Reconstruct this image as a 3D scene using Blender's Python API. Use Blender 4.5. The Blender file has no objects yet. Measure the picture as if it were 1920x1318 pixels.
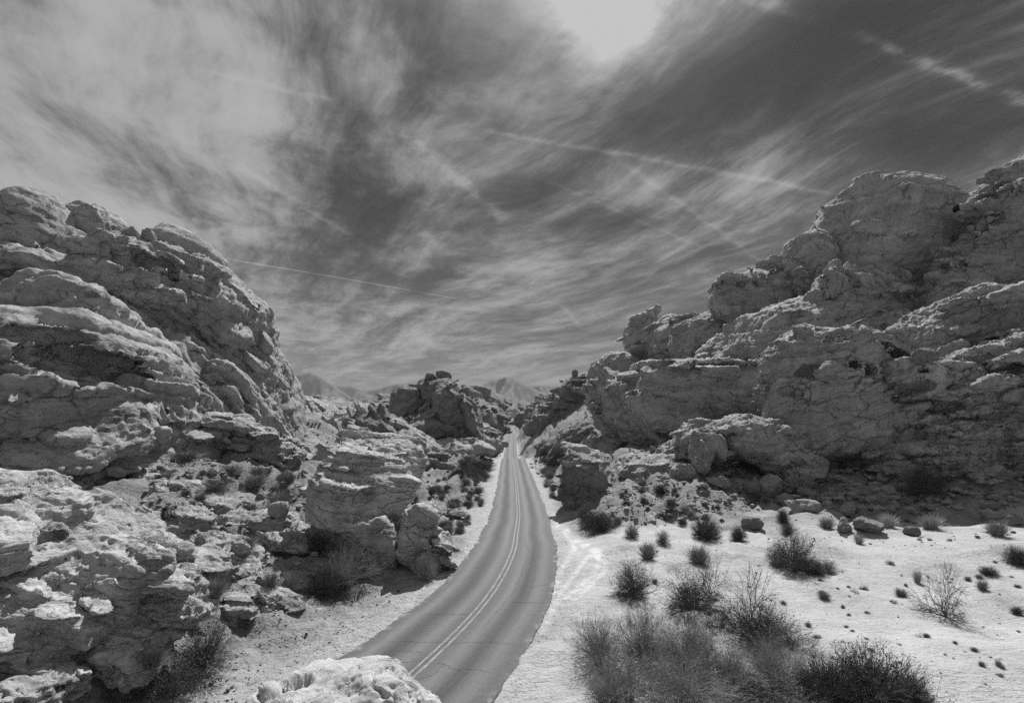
import bpy, bmesh, math, random, time
import numpy as np
from mathutils import Vector, Matrix

T0 = time.time()
S = bpy.context.scene
COL = S.collection
rng = np.random.default_rng(7)
random.seed(7)
R = math.radians

# ------------------------------------------------------------------ camera
CZ = 11.2                       # eye height above the road in front
FP = 960.0                      # focal length in pixels of the 1920 wide photograph
YH = 772.0                      # row of the horizon
cam = bpy.data.cameras.new('camera')
camo = bpy.data.objects.new('camera', cam)
COL.objects.link(camo)
cam.sensor_width = 36.0
cam.lens = 18.0
cam.shift_y = (YH - 659.0) / 1920.0
cam.clip_start = 0.1
cam.clip_end = 20000
camo.location = (0, 0, CZ)
camo.rotation_euler = (R(90), 0, 0)
S.camera = camo

# ------------------------------------------------------------------ light
SUN_AZ = math.atan2(1140 - 960, FP)                  # to the right of the view axis
SUN_EL = R(50)
sd = Vector((math.sin(SUN_AZ) * math.cos(SUN_EL), math.cos(SUN_AZ) * math.cos(SUN_EL), math.sin(SUN_EL)))
sun = bpy.data.lights.new('sun', 'SUN')
sun.energy = 5.0
sun.angle = R(0.6)
sun.color = (1, 1, 1)
suno = bpy.data.objects.new('sun', sun)
suno.rotation_euler = (-sd).to_track_quat('-Z', 'Y').to_euler()
COL.objects.link(suno)
S.view_settings.view_transform = 'Standard'
S.view_settings.look = 'None'
S.view_settings.gamma = 1
S.view_settings.exposure = 0.25
S.cycles.use_denoising = False
S.cycles.max_bounces = 6
S.cycles.diffuse_bounces = 2
S.cycles.transparent_max_bounces = 8
S.cycles.volume_bounces = 1


class NT:
    """small helper to write node graphs as expressions"""
    def __init__(s, tree):
        s.t = tree
        s.n = tree.nodes
        s.l = tree.links

    def new(s, kind, **kw):
        n = s.n.new(kind)
        for k, v in kw.items():
            setattr(n, k, v)
        return n

    def put(s, sock, v):
        if hasattr(v, 'is_output'):
            s.l.new(v, sock)
        else:
            if isinstance(v, (int, float)) and hasattr(sock.default_value, '__len__'):
                v = (v, v, v, 1)[:len(sock.default_value)]
            sock.default_value = v

    def m(s, op, a, b=None, c=None, clamp=False):
        n = s.new('ShaderNodeMath', operation=op, use_clamp=clamp)
        s.put(n.inputs[0], a)
        if b is not None:
            s.put(n.inputs[1], b)
        if c is not None:
            s.put(n.inputs[2], c)
        return n.outputs[0]

    def v(s, op, a, b=None, scale=None):
        n = s.new('ShaderNodeVectorMath', operation=op)
        s.put(n.inputs[0], a)
        if b is not None:
            s.put(n.inputs[1], b)
        if scale is not None:
            s.put(n.inputs['Scale'], scale)
        return n.outputs['Value'] if op in ('DOT_PRODUCT', 'LENGTH', 'DISTANCE') else n.outputs[0]

    def noise(s, vec, scale, detail=4, rough=0.55, dist=0.0, dims='3D', w=None, lac=2.0):
        n = s.new('ShaderNodeTexNoise', noise_dimensions=dims)
        if vec is not None:
            s.put(n.inputs['Vector'], vec)
        if w is not None:
            s.put(n.inputs['W'], w)
        n.inputs['Scale'].default_value = scale
        n.inputs['Detail'].default_value = detail
        n.inputs['Roughness'].default_value = rough
        n.inputs['Lacunarity'].default_value = lac
        s.put(n.inputs['Distortion'], dist)
        return n.outputs[0]

    def ramp(s, x, a, b, lo=0.0, hi=1.0, smooth=True):
        n = s.new('ShaderNodeMapRange', interpolation_type='SMOOTHSTEP' if smooth else 'LINEAR')
        s.put(n.inputs[0], x)
        for i, q in enumerate((a, b, lo, hi)):
            s.put(n.inputs[i + 1], q)
        return n.outputs[0]

    def mix(s, f, a, b):
        n = s.new('ShaderNodeMix', data_type='FLOAT')
        s.put(n.inputs[0], f)
        s.put(n.inputs[2], a)
        s.put(n.inputs[3], b)
        return n.outputs[0]

    def xyz(s, x, y, z):
        n = s.new('ShaderNodeCombineXYZ')
        for i, q in enumerate((x, y, z)):
            s.put(n.inputs[i], q)
        return n.outputs[0]

    def sep(s, v):
        n = s.new('ShaderNodeSeparateXYZ')
        s.put(n.inputs[0], v)
        return n.outputs[0], n.outputs[1], n.outputs[2]


def dirpx(px, py):
    v = Vector(((px - 960) / FP, 1.0, (YH - py) / FP))
    return v.normalized()


# ------------------------------------------------------------------ sky: Nishita through a red filter, with a cirrus layer and contrails
def build_sky():
    w = bpy.data.worlds.new('World')
    S.world = w
    w.use_nodes = True
    t = NT(w.node_tree)
    t.n.clear()
    out = t.new('ShaderNodeOutputWorld')
    bg = t.new('ShaderNodeBackground')
    t.l.new(bg.outputs[0], out.inputs[0])
    bg.inputs['Strength'].default_value = 0.074
    sky = t.new('ShaderNodeTexSky', sky_type='NISHITA')
    sky.sun_disc = False
    sky.sun_elevation = SUN_EL
    sky.sun_rotation = SUN_AZ
    sky.altitude = 600
    sky.dust_density = 1.2
    sky.ozone_density = 1.0
    sp = t.new('ShaderNodeSeparateColor')
    t.l.new(sky.outputs[0], sp.inputs[0])
    clear = sp.outputs[0]                                   # red channel: black and white film behind a red filter
    tc = t.new('ShaderNodeTexCoord').outputs['Generated']
    d = t.v('NORMALIZE', tc)
    x, y, z = t.sep(d)
    zz = t.m('ADD', t.m('MAXIMUM', z, 0.0), 0.07)
    P = t.xyz(t.m('DIVIDE', x, zz), t.m('DIVIDE', y, zz), 0.0)      # the flat cloud layer overhead

    def plane(px, py):
        q = dirpx(px, py)
        k = max(q.z, 0) + 0.07
        return Vector((q.x / k, q.y / k, 0))

    def gauss(px, py, rx, ry, roll=0.0):
        c = dirpx(px, py)
        rt = Vector((0, 0, 1)).cross(c).normalized() * -1
        up = rt.cross(c)
        a = R(roll)
        u = rt * math.cos(a) - up * math.sin(a)
        v = rt * math.sin(a) + up * math.cos(a)
        sc = FP * 1.0
        k = c.y
        du = t.m('MULTIPLY', t.m('SUBTRACT', t.v('DOT_PRODUCT', d, tuple(u)), float(c.dot(u))), sc / (rx * k))
        dv = t.m('MULTIPLY', t.m('SUBTRACT', t.v('DOT_PRODUCT', d, tuple(v)), float(c.dot(v))), sc / (ry * k))
        r2 = t.m('MULTIPLY_ADD', du, du, t.m('MULTIPLY', dv, dv))
        return t.m('EXPONENT', t.m('MULTIPLY', r2, -1.0))
    # streaks: warp, then stretch along the wind
    wv = t.new('ShaderNodeTexNoise', noise_dimensions='2D')
    t.put(wv.inputs['Vector'], P)
    wv.inputs['Scale'].default_value = 0.55
    wv.inputs['Detail'].default_value = 3
    Pw = t.v('ADD', P, t.v('SCALE', t.v('SUBTRACT', wv.outputs['Color'], (0.5, 0.5, 0.5)), scale=0.75))

    def streak(ang, sx, sy, sc, det, rough, vec=Pw, dist=0.0):
        a = R(ang)
        u = t.v('DOT_PRODUCT', vec, (math.cos(a), math.sin(a), 0))
        v_ = t.v('DOT_PRODUCT', vec, (-math.sin(a), math.cos(a), 0))
        return t.noise(t.xyz(t.m('MULTIPLY', u, sx), t.m('MULTIPLY', v_, sy), 0.0), sc, det, rough, dist, dims='2D')
    n1 = streak(128, 0.42, 1.0, 1.5, 9, 0.66)
    n2 = streak(120, 0.30, 1.4, 2.4, 8, 0.66)
    n3 = streak(110, 0.8, 1.0, 4.0, 8, 0.64)
    n4 = t.noise(Pw, 0.75, 2, 0.5, dims='2D')
    cov = None
    for g in CLOUDS:
        gg = t.m('MULTIPLY', gauss(*g[:5]), g[5])
        cov = gg if cov is None else t.m('ADD', cov, gg)
    f = t.m('ADD', t.m('MULTIPLY', n1, 0.50), t.m('MULTIPLY', n2, 0.34))
    f = t.m('ADD', f, t.m('MULTIPLY', n3, 0.24))
    f = t.m('ADD', f, t.m('MULTIPLY', n4, 0.22))
    dens = t.m('ADD', t.m('MULTIPLY', t.m('SUBTRACT', f, 0.65), SKY['con']), t.m('ADD', SKY['cov'], cov))
    # contrails
    trail = None
    wob = t.m('MULTIPLY', t.m('SUBTRACT', t.noise(P, 6.0, 4, 0.7, dims='2D'), 0.5), 1.0)
    puff = t.noise(P, 9.0, 3, 0.7, dims='2D')
    for (x0, y0, x1, y1, wd, stren, wb) in TRAILS:
        a, b = plane(x0, y0), plane(x1, y1)
        ab = b - a
        L = ab.length
        u = ab / L
        nrm = Vector((-u.y, u.x, 0))
        al = t.m('SUBTRACT', t.v('DOT_PRODUCT', P, tuple(u)), a.dot(u))
        ac = t.m('ADD', t.m('SUBTRACT', t.v('DOT_PRODUCT', P, tuple(nrm)), a.dot(nrm)), t.m('MULTIPLY', wob, wb))
        e = L * 0.12
        m1 = t.m('MULTIPLY', t.ramp(al, 0.0, e), t.ramp(al, L - e, L, 1.0, 0.0))
        q = t.m('DIVIDE', ac, wd)
        g = t.m('EXPONENT', t.m('MULTIPLY', t.m('MULTIPLY', q, q), -1.0))
        g = t.m('MULTIPLY', t.m('MULTIPLY', g, m1), stren)
        if wb > 0.02:
            g = t.m('MULTIPLY', g, t.ramp(puff, 0.12, 0.62))
        trail = g if trail is None else t.m('ADD', trail, g)
    dens = t.m('ADD', dens, trail)
    dens = t.m('DIVIDE', 1.0, t.m('ADD', 1.0, t.m('EXPONENT', t.m('MULTIPLY', t.m('SUBTRACT', dens, 0.55), -3.6))))
    # thin cloud lights up towards the sun
    cs = t.v('DOT_PRODUCT', d, tuple(sd))
    glow = t.m('EXPONENT', t.m('MULTIPLY', t.m('SUBTRACT', cs, 1.0), 28.0))
    core = t.m('EXPONENT', t.m('MULTIPLY', t.m('SUBTRACT', cs, 1.0), 55.0))
    cloud = t.m('ADD', SKY['cloud'], t.m('MULTIPLY', glow, SKY['glow']))
    cl = t.m('MULTIPLY', clear, SKY['clear'])
    col = t.mix(dens, cl, cloud)
    col = t.m('ADD', col, t.m('MULTIPLY', t.m('MULTIPLY', core, t.ramp(f, 0.45, 0.8, 0.4, 1.3)), SKY['core']))
    # the air near the horizon is pale
    hz = t.m('EXPONENT', t.m('MULTIPLY', t.m('MAXIMUM', z, 0.0), -9.0))
    col = t.mix(t.m('MULTIPLY', hz, 0.55), col, SKY['horizon'])
    col = t.m('MINIMUM', col, 6.5)                          # film shoulder: nothing in the picture is whiter
    t.put(bg.inputs['Color'], col)


SKY = dict(clear=0.09, cloud=5.4, glow=2.0, core=14.0, horizon=4.3, con=4.8, cov=0.42)
#         px    py   rx   ry  roll  amount
CLOUDS = [(120, 130, 380, 300, 10, 0.42), (60, 420, 300, 150, 10, 0.30), (480, 230, 260, 130, 30, 0.12), (1145, 20, 95, 75, 0, 0.7),
          (900, 60, 200, 120, 25, -0.62), (1390, 150, 240, 95, -8, -0.85), (1720, 90, 330, 130, 12, -0.65), (1560, 40, 160, 60, 10, -0.3),
          (1130, 190, 90, 150, 0, 0.35), (1480, 330, 260, 50, 12, 0.20), (1130, 420, 160, 30, 4, -0.35),
          (650, 330, 170, 80, 25, -0.30), (780, 540, 420, 40, 4, -0.22), (300, 600, 300, 70, 0, 0.2),
          (1780, 290, 180, 70, 10, -0.45), (720, 190, 55, 190, -25, 0.25), (560, 60, 140, 50, 20, -0.25), (1300, 560, 300, 60, 5, 0.12)]
TRAILS = [(880, 242, 1600, 372, 0.016, 0.26, 0.04), (730, 225, 960, 425, 0.035, 0.32, 0.10), (1360, -20, 1990, 215, 0.018, 0.55, 0.06),
          (400, 482, 870, 563, 0.0085, 0.55, 0.0), (1090, 250, 1440, 500, 0.016, 0.20, 0.04), (1000, 330, 1330, 470, 0.014, 0.16, 0.03), (430, 300, 700, 470, 0.02, 0.25, 0.05), (1738, 361, 1790, 372, 0.006, 0.8, 0.0),
          (370, 130, 640, 190, 0.014, 0.2, 0.05), (540, 610, 860, 650, 0.03, 0.22, 0.03), (1050, 570, 1095, 620, 0.02, 0.2, 0.04)]
build_sky()

# ------------------------------------------------------------------ object helpers


def tag(o, label=None, cat=None, group=None, kind=None):
    if label:
        o['label'] = label
    if cat:
        o['category'] = cat
    if group:
        o['group'] = group
    if kind:
        o['kind'] = kind
    return o


def link(name, me, parent=None, loc=None):
    o = bpy.data.objects.new(name, me)
    COL.objects.link(o)
    if loc is not None:
        o.location = loc
    if parent is not None:
        o.parent = parent
        o.matrix_parent_inverse = Matrix.Translation(-Vector(parent.location))
    return o


def mesh_np(name, V, F, mats=(), smooth=True, attrs=None):
    """V (n,3), F (m,k) with k 3 or 4"""
    me = bpy.data.meshes.new(name)
    V = np.ascontiguousarray(V, np.float32)
    F = np.ascontiguousarray(F, np.int32)
    me.vertices.add(len(V))
    me.vertices.foreach_set('co', V.ravel())
    k = F.shape[1]
    me.loops.add(F.size)
    me.loops.foreach_set('vertex_index', F.ravel())
    me.polygons.add(len(F))
    me.polygons.foreach_set('loop_start', np.arange(0, F.size, k, dtype=np.int32))
    me.polygons.foreach_set('use_smooth', np.full(len(F), smooth))
    me.update(calc_edges=True)
    for q in mats:
        me.materials.append(q)
    for an, av in (attrs or {}).items():
        a = me.attributes.new(an, 'FLOAT', 'POINT')
        a.data.foreach_set('value', np.ascontiguousarray(av, np.float32))
    return me


def at(px, py, Y):
    return np.array(((px - 960) / FP * Y, Y, CZ + (YH - py) / FP * Y))


# ------------------------------------------------------------------ noise volumes
def spectral(N, p, seed, lo=1.5):
    r = np.random.default_rng(seed)
    W = np.fft.rfftn(r.standard_normal((N, N, N)).astype(np.float32))
    k = np.fft.fftfreq(N, 1 / N)
    kz = np.fft.rfftfreq(N, 1 / N)
    K = np.sqrt(k[:, None, None] ** 2 + k[None, :, None] ** 2 + kz[None, None, :] ** 2)
    A = np.where(K < lo, 0, (np.maximum(K, 1)) ** -p)
    V = np.fft.irfftn(W * A, s=(N, N, N)).astype(np.float32)
    return V / V.std()


def worley(N, C, seed):
    r = np.random.default_rng(seed)
    J = r.random((C, C, C, 3)).astype(np.float32)
    g = (np.arange(N, dtype=np.float32) + 0.5) / N * C
    gi = np.floor(g).astype(int)
    f1 = np.full((N, N, N), 9, np.float32)
    f2 = f1.copy()
    cvv = np.zeros((N, N, N), np.float32)
    CV = r.random((C, C, C)).astype(np.float32)
    for a in (-1, 0, 1):
        for b in (-1, 0, 1):
            for c in (-1, 0, 1):
                ix, iy, iz = gi + a, gi + b, gi + c
                q = J[np.ix_(ix % C, iy % C, iz % C)]
                D = (q[..., 0] + ix[:, None, None] - g[:, None, None]) ** 2
                D += (q[..., 1] + iy[None, :, None] - g[None, :, None]) ** 2
                D += (q[..., 2] + iz[None, None, :] - g[None, None, :]) ** 2
                f2 = np.minimum(f2, np.maximum(D, f1))
                cvv = np.where(D < f1, CV[np.ix_(ix % C, iy % C, iz % C)], cvv)
                f1 = np.minimum(f1, D)
    return (np.sqrt(f2) - np.sqrt(f1)).astype(np.float32), np.sqrt(f1), cvv


FB = spectral(96, 2.05, 1)
FB2 = spectral(96, 2.05, 2)
RG = spectral(96, 1.75, 3)
WO, W1, WV = worley(112, 8, 4)


def samp(vol, P, L):
    N = vol.shape[0]
    q = P * (N / np.asarray(L, np.float32))
    i = np.floor(q).astype(np.int32)
    f = (q - i).astype(np.float32)
    i0 = i % N
    i1 = (i + 1) % N
    fl = vol.ravel()
    x0, x1 = i0[:, 0] * (N * N), i1[:, 0] * (N * N)
    y0, y1 = i0[:, 1] * N, i1[:, 1] * N
    z0, z1 = i0[:, 2], i1[:, 2]
    fx, fy, fz = f[:, 0], f[:, 1], f[:, 2]
    a = fl[x0 + y0 + z0]
    a = a + (fl[x0 + y0 + z1] - a) * fz
    b = fl[x0 + y1 + z0]
    b = b + (fl[x0 + y1 + z1] - b) * fz
    a = a + (b - a) * fy
    c = fl[x1 + y0 + z0]
    c = c + (fl[x1 + y0 + z1] - c) * fz
    e = fl[x1 + y1 + z0]
    e = e + (fl[x1 + y1 + z1] - e) * fz
    c = c + (e - c) * fy
    return a + (c - a) * fx


def sstep(x, a, b):
    t = np.clip((x - a) / (b - a), 0, 1)
    return t * t * (3 - 2 * t)


def bed_table(seed, thick, n=8192, span=96.0):
    """hard and soft beds along the bedding coordinate: flat faces, cut-back undersides, narrow joints"""
    r = np.random.default_rng(seed)
    s = np.linspace(0, span, n, endpoint=False)
    out = np.zeros(n, np.float32)
    p = 0.0
    while p < span:
        th = thick * (0.3 + r.random() ** 1.5 * 1.9)
        val = r.uniform(-.8, .8)
        und = r.uniform(.2, 1.1)
        m = (s >= p) & (s < p + th)
        u = (s[m] - p) / th
        out[m] = val - und * (1 - u) ** 3 - 0.8 * np.exp(-(u / 0.10) ** 2) - 0.35 * np.exp(-((1 - u) / 0.12) ** 2)
        p += th
    k = 1
    out = np.convolve(np.r_[out[-k:], out, out[:k]], np.ones(2 * k + 1) / (2 * k + 1), 'same')[k:-k]
    return s, out.astype(np.float32), span


BT = {}


def beds(s, thick, seed):
    key = (round(thick, 3), seed)
    if key not in BT:
        BT[key] = bed_table(seed, 1.0)
    ss, o, span = BT[key]
    return np.interp((s / thick) % span, ss, o, period=span).astype(np.float32)


# ------------------------------------------------------------------ surface nets
def surface_nets(F, o, h):
    Sg = F < 0
    nx, ny, nz = F.shape
    cnt = np.zeros((nx - 1, ny - 1, nz - 1), np.int8)
    for a in (0, 1):
        for b in (0, 1):
            for c in (0, 1):
                cnt += Sg[a:nx - 1 + a, b:ny - 1 + b, c:nz - 1 + c]
    act = np.nonzero((cnt > 0) & (cnt < 8))
    idx = np.full(cnt.shape, -1, np.int32)
    n = len(act[0])
    idx[act] = np.arange(n, dtype=np.int32)
    cv = {}
    for a in (0, 1):
        for b in (0, 1):
            for c in (0, 1):
                cv[(a, b, c)] = F[act[0] + a, act[1] + b, act[2] + c]
    acc = np.zeros((n, 3), np.float32)
    num = np.zeros(n, np.float32)
    for ax in range(3):
        for a in (0, 1):
            for b in (0, 1):
                p = [a, b]
                p.insert(ax, 0)
                q = list(p)
                q[ax] = 1
                v0, v1 = cv[tuple(p)], cv[tuple(q)]
                m = (v0 < 0) != (v1 < 0)
                tt = np.where(m, v0 / np.where(m, v0 - v1, 1), 0)
                for k in range(3):
                    acc[:, k] += np.where(m, (tt if k == ax else p[k]), 0)
                num += m
    V = (np.stack(act, 1) + acc / num[:, None]) * h + o
    quads = []
    for ax in range(3):
        sl0 = [slice(None)] * 3
        sl1 = [slice(None)] * 3
        sl0[ax] = slice(0, -1)
        sl1[ax] = slice(1, None)
        A, B = Sg[tuple(sl0)], Sg[tuple(sl1)]
        e = np.nonzero(A != B)
        o1, o2 = [k for k in range(3) if k != ax]
        ok = (e[o1] > 0) & (e[o2] > 0) & (e[o1] < F.shape[o1] - 1) & (e[o2] < F.shape[o2] - 1)
        e = tuple(q[ok] for q in e)
        ins = A[e]

        def cell(d1, d2):
            c = list(e)
            c[o1] = c[o1] - d1
            c[o2] = c[o2] - d2
            return idx[tuple(c)]
        q = np.stack([cell(1, 1), cell(0, 1), cell(0, 0), cell(1, 0)], 1)
        flip = ins if ax != 1 else ~ins
        q = np.where(flip[:, None], q, q[:, ::-1])
        quads.append(q)
    return V.astype(np.float32), np.concatenate(quads)


def blob_sdf(P, b):
    C, U, r, e = b[:4]
    q = (P - C) @ U.T / r
    a = np.abs(q)
    k0 = np.maximum((a ** e).sum(1), 1e-9) ** (1 / e)
    g = (a ** (e - 1)) / r
    gr = k0 ** (1 - e) * np.sqrt((g * g).sum(1)) + 1e-6
    d = (k0 - 1) / gr
    if len(b) > 4:
        for n, hh in b[4]:
            d = np.maximum(d, (q @ n - hh) / float(np.linalg.norm(n / r)))
    return d


def facets(b, n, lo, hi, seed):
    """flat breaks: random planes that slice the rounded body"""
    g = np.random.default_rng(seed)
    v = g.standard_normal((n, 3))
    v /= np.linalg.norm(v, axis=1)[:, None]
    return b[:4] + ([(v[i].astype(np.float32), np.float32(g.uniform(lo, hi))) for i in range(n)],)


def mk_blob(t):
    """(px,py,Y, rx px, ry px, rd m, roll deg, e, yaw deg): an ellipsoid placed at its depth"""
    if t[0] == 'w':                      # ('w', X, Y, Z, rx, ry, rz, e, yaw, roll): straight in metres
        X_, Y_, Z_, a_, b_, c_, e = t[1:8]
        yaw, roll = R(t[8] if len(t) > 8 else 0), R(t[9] if len(t) > 9 else 0)
        U = (Matrix.Rotation(yaw, 3, 'Z') @ Matrix.Rotation(roll, 3, 'Y')).transposed()
        return np.array((X_, Y_, Z_), np.float32), np.array(U, np.float32), np.array((a_, b_, c_), np.float32), e
    px, py, Y, rx, ry, rd = t[:6]
    roll = R(t[6] if len(t) > 6 else 0)
    e = t[7] if len(t) > 7 else 2.4
    yaw = R(t[8] if len(t) > 8 else 0)
    C = at(px, py, Y).astype(np.float32)
    k = Y / FP
    u = np.array((math.cos(roll), 0, -math.sin(roll)))
    w = np.array((math.sin(roll), 0, math.cos(roll)))
    v = np.array((0.0, 1, 0))
    if len(t) > 9:                       # pitch: the near side dips by this angle
        p = R(t[9])
        v, w = v * math.cos(p) + np.array((0, 0, 1)) * math.sin(p), w * math.cos(p) - v * math.sin(p)
    cy, sy = math.cos(yaw), math.sin(yaw)
    Z = np.array(((cy, -sy, 0), (sy, cy, 0), (0, 0, 1)))
    U = np.stack([Z @ u, Z @ v, Z @ w]).astype(np.float32)
    return C, U, np.array((rx * k, rd, ry * k), np.float32), e


def field(P, blobs, k):
    d = None
    for b in blobs:
        q = blob_sdf(P, b)
        if d is None:
            d = q
        elif k > 0:
            hh = np.maximum(k - np.abs(d - q), 0) / k
            d = np.minimum(d, q) - hh * hh * k * 0.25
        else:
            d = np.minimum(d, q)
    return d


NT_VERTS = 0


def rock_mesh(name, blobs, h, bed=(0.1, 0.0, 1.0), wob=1.0, sc=1.0, k=0.6, warp=1.0, ledge=(1.2, 0.35), thin=(0.28, 0.09),
              crack=0.35, crl=(9, 9, 14), rough=0.12, caves=(), seed=1, mat=None, plain=0.35, holes=0.0, others=(), block=0.35, joint=0.3, facet=(5, .78, .97), chunk=(46, 1.0), bedk=1.0):
    """sandstone body: union of blobs, warped and hollowed, then cut into beds and joints and weathered along its normals"""
    global NT_VERTS
    h = h * HS
    bl = [facets(mk_blob(b), facet[0], facet[1], facet[2], seed * 31 + i) for i, b in enumerate(blobs)]
    cv = [mk_blob(b) for b in caves]
    mg = 1.6 * sc * warp + 3 * h
    lo = np.min([b[0] - (np.abs(b[1]).T @ b[2]) for b in bl], 0) - mg
    hi = np.max([b[0] + (np.abs(b[1]).T @ b[2]) for b in bl], 0) + mg
    gl = gz(np.linspace(lo[0], hi[0], 12).repeat(12), np.tile(np.linspace(lo[1], hi[1], 12), 12)).min() - 1.0
    lo[2] = max(lo[2], gl)
    st = 2
    n = np.maximum(np.ceil((hi - lo) / (h * st)).astype(int) + 1, 3)
    ax = [(lo[i] + np.arange(n[i] + 1) * h * st).astype(np.float32) for i in range(3)]
    G = np.stack(np.meshgrid(*ax, indexing='ij'), -1).reshape(-1, 3).astype(np.float32)
    off = np.float32(seed * 17.31)

    def up(f, st):
        for i in range(3):
            a = np.moveaxis(f, i, 0)
            w = (np.arange(st, dtype=np.float32) / st).reshape((1, st) + (1,) * (a.ndim - 1))
            q = (a[:-1, None] * (1 - w) + a[1:, None] * w).reshape((-1,) + a.shape[1:])
            f = np.moveaxis(np.concatenate([q, a[-1:]], 0), 0, i)
        return f
    # domain warp on a four times coarser lattice still, then refined
    Gw = G + off
    m4 = [np.r_[q[::4], q[-1] + (q[1] - q[0]) * 4] for q in ax]
    G4 = np.stack(np.meshgrid(*[q.astype(np.float32) for q in m4], indexing='ij'), -1)
    sh4 = G4.shape[:3]
    Q4 = G4.reshape(-1, 3) + off
    amp = 0.5 * sc * warp
    wv = []
    for vol, Q in ((FB, Q4), (FB2, Q4), (FB, Q4[:, [2, 0, 1]] + 7)):
        f = up(samp(vol, Q, 34 * sc).reshape(sh4) * amp, 4)[:n[0] + 1, :n[1] + 1, :n[2] + 1]
        wv.append(f.ravel())
    wv = np.stack(wv, 1)
    F = np.ascontiguousarray(up(field(G + wv, bl, k).reshape(n + 1), st), np.float32)
    del G, wv, Gw
    # broken slabs that lie along the bedding
    g = np.random.default_rng(seed + 400)
    area = np.array([float(b[2][0] * b[2][2] + b[2][0] * b[2][1] + b[2][1] * b[2][2]) for b in bl])
    for _ in range(chunk[0]):
        b = bl[g.choice(len(bl), p=area / area.sum())]
        C, U = b[0], b[1]
        tc = -np.array((C[0], C[1], C[2] - CZ)) / np.linalg.norm(C)
        for _t in range(8):
            dv = g.standard_normal(3)
            dv /= np.linalg.norm(dv)
            if dv @ tc > -0.1 and dv[2] > -0.5:
                break
        lv = U @ dv
        pt = C + U.T @ (lv / (np.abs(lv / b[2]) ** b[3]).sum() ** (1 / b[3]))
        if len(bed) == 3:
            w_ = np.array(bed, float)
        else:
            w_ = (pt - np.array(bed[:3])) * np.array(bed[3:]) ** 2
        w_ = w_ / np.linalg.norm(w_) + g.normal(0, .10, 3)
        w_ /= np.linalg.norm(w_)
        rl = sc * chunk[1] * (0.7 + 2.6 * g.random() ** 2)
        th = rl * g.uniform(.16, .45)
        u_ = np.cross(w_, (g.normal(0, .5), 1, g.normal(0, .3)) if len(bed) == 3 else (1, g.normal(0, .15), g.normal(0, .2)))
        u_ /= np.linalg.norm(u_)
        Uc = np.stack([u_, np.cross(w_, u_), w_]).astype(np.float32)
        cb = facets(((pt + dv * rl * g.uniform(-.35, .02)).astype(np.float32), Uc, np.array((rl * (1.0 if len(bed) == 3 else 1.9), rl * g.uniform(.5, .9), th), np.float32), 4.0), 4, .62, .95, int(g.integers(1e9)))
        e = np.abs(Uc).T @ cb[2] + 2 * h
        i0 = np.clip(((cb[0] - e - lo) / h).astype(int), 0, np.array(F.shape) - 1)
        i1 = np.clip(((cb[0] + e - lo) / h).astype(int) + 2, 1, np.array(F.shape))
        if (i1 - i0 < 2).any():
            continue
        axs = [(lo[j] + np.arange(i0[j], i1[j]) * h).astype(np.float32) for j in range(3)]
        P = np.stack(np.meshgrid(*axs, indexing='ij'), -1).reshape(-1, 3).astype(np.float32)
        sl = tuple(slice(i0[j], i1[j]) for j in range(3))
        F[sl] = np.minimum(F[sl], blob_sdf(P, cb).reshape([len(a) for a in axs]))
    for b in cv:
        e = np.abs(b[1]).T @ b[2] * 1.6 + 0.3 * sc
        i0 = np.clip(((b[0] - e - lo) / h).astype(int), 0, np.array(F.shape) - 1)
        i1 = np.clip(((b[0] + e - lo) / h).astype(int) + 2, 1, np.array(F.shape))
        if (i1 <= i0).any():
            continue
        axs = [(lo[j] + np.arange(i0[j], i1[j]) * h).astype(np.float32) for j in range(3)]
        P = np.stack(np.meshgrid(*axs, indexing='ij'), -1).reshape(-1, 3).astype(np.float32)
        w = np.stack([samp(FB, P + off, 7 * sc), samp(FB2, P + off, 7 * sc), samp(FB, P + off + 9, 7 * sc)], 1) * (0.10 * float(b[2].min()))
        q = blob_sdf(P + w, b).reshape([len(a) for a in axs])
        sl = tuple(slice(i0[j], i1[j]) for j in range(3))
        F[sl] = np.maximum(F[sl], -q)
    V, Fc = surface_nets(F, lo.astype(np.float32), h)
    # drop what is buried in the ground or deep inside the neighbouring parts
    keep = V[:, 2] > gz(V[:, 0], V[:, 1]) - 0.3 - 0.45 * sc
    pxv = 960 + V[:, 0] / np.maximum(V[:, 1], 3.0) * FP
    keep &= (pxv > -330) & (pxv < 2250)
    for ob in others:
        e = np.abs(ob[1]).T @ ob[2]
        cand = np.nonzero(keep & (np.abs(V - ob[0]) < e).all(1))[0]
        if len(cand):
            keep[cand[blob_sdf(V[cand], ob) < -(1.7 * sc + 0.8)]] = False
    Fc = Fc[keep[Fc].any(1)]
    used = np.zeros(len(V), bool)
    used[Fc.ravel()] = True
    re = np.cumsum(used) - 1
    V = V[used]
    Fc = re[Fc]
    N = vnormals(V, Fc)
    Q = V + off
    wv = np.stack([samp(FB, Q, 20 * sc), samp(FB2, Q, 20 * sc), samp(RG, Q, 20 * sc)], 1) * (0.5 * sc)
    s = bed_coord(V, bed) + wob * sc * 0.55 * samp(FB2, Q + 31, 55 * sc)
    s = s + 0.05 * sc * samp(RG, Q + 13, 6 * sc)
    lm = np.clip(0.62 + 0.5 * samp(FB, Q + 5, 26 * sc), plain * 0.4, 1.3)
    d = ledge[1] * sc * 0.6 * lm * beds(s, ledge[0] * sc, seed % 3)
    lm2 = np.clip(0.55 + 0.7 * samp(FB2, Q + 9, 14 * sc), 0.0, 1.4)
    d = d + thin[1] * sc * 0.7 * lm2 * beds(s + 3.3, thin[0] * sc, 4 + seed % 2)
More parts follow.
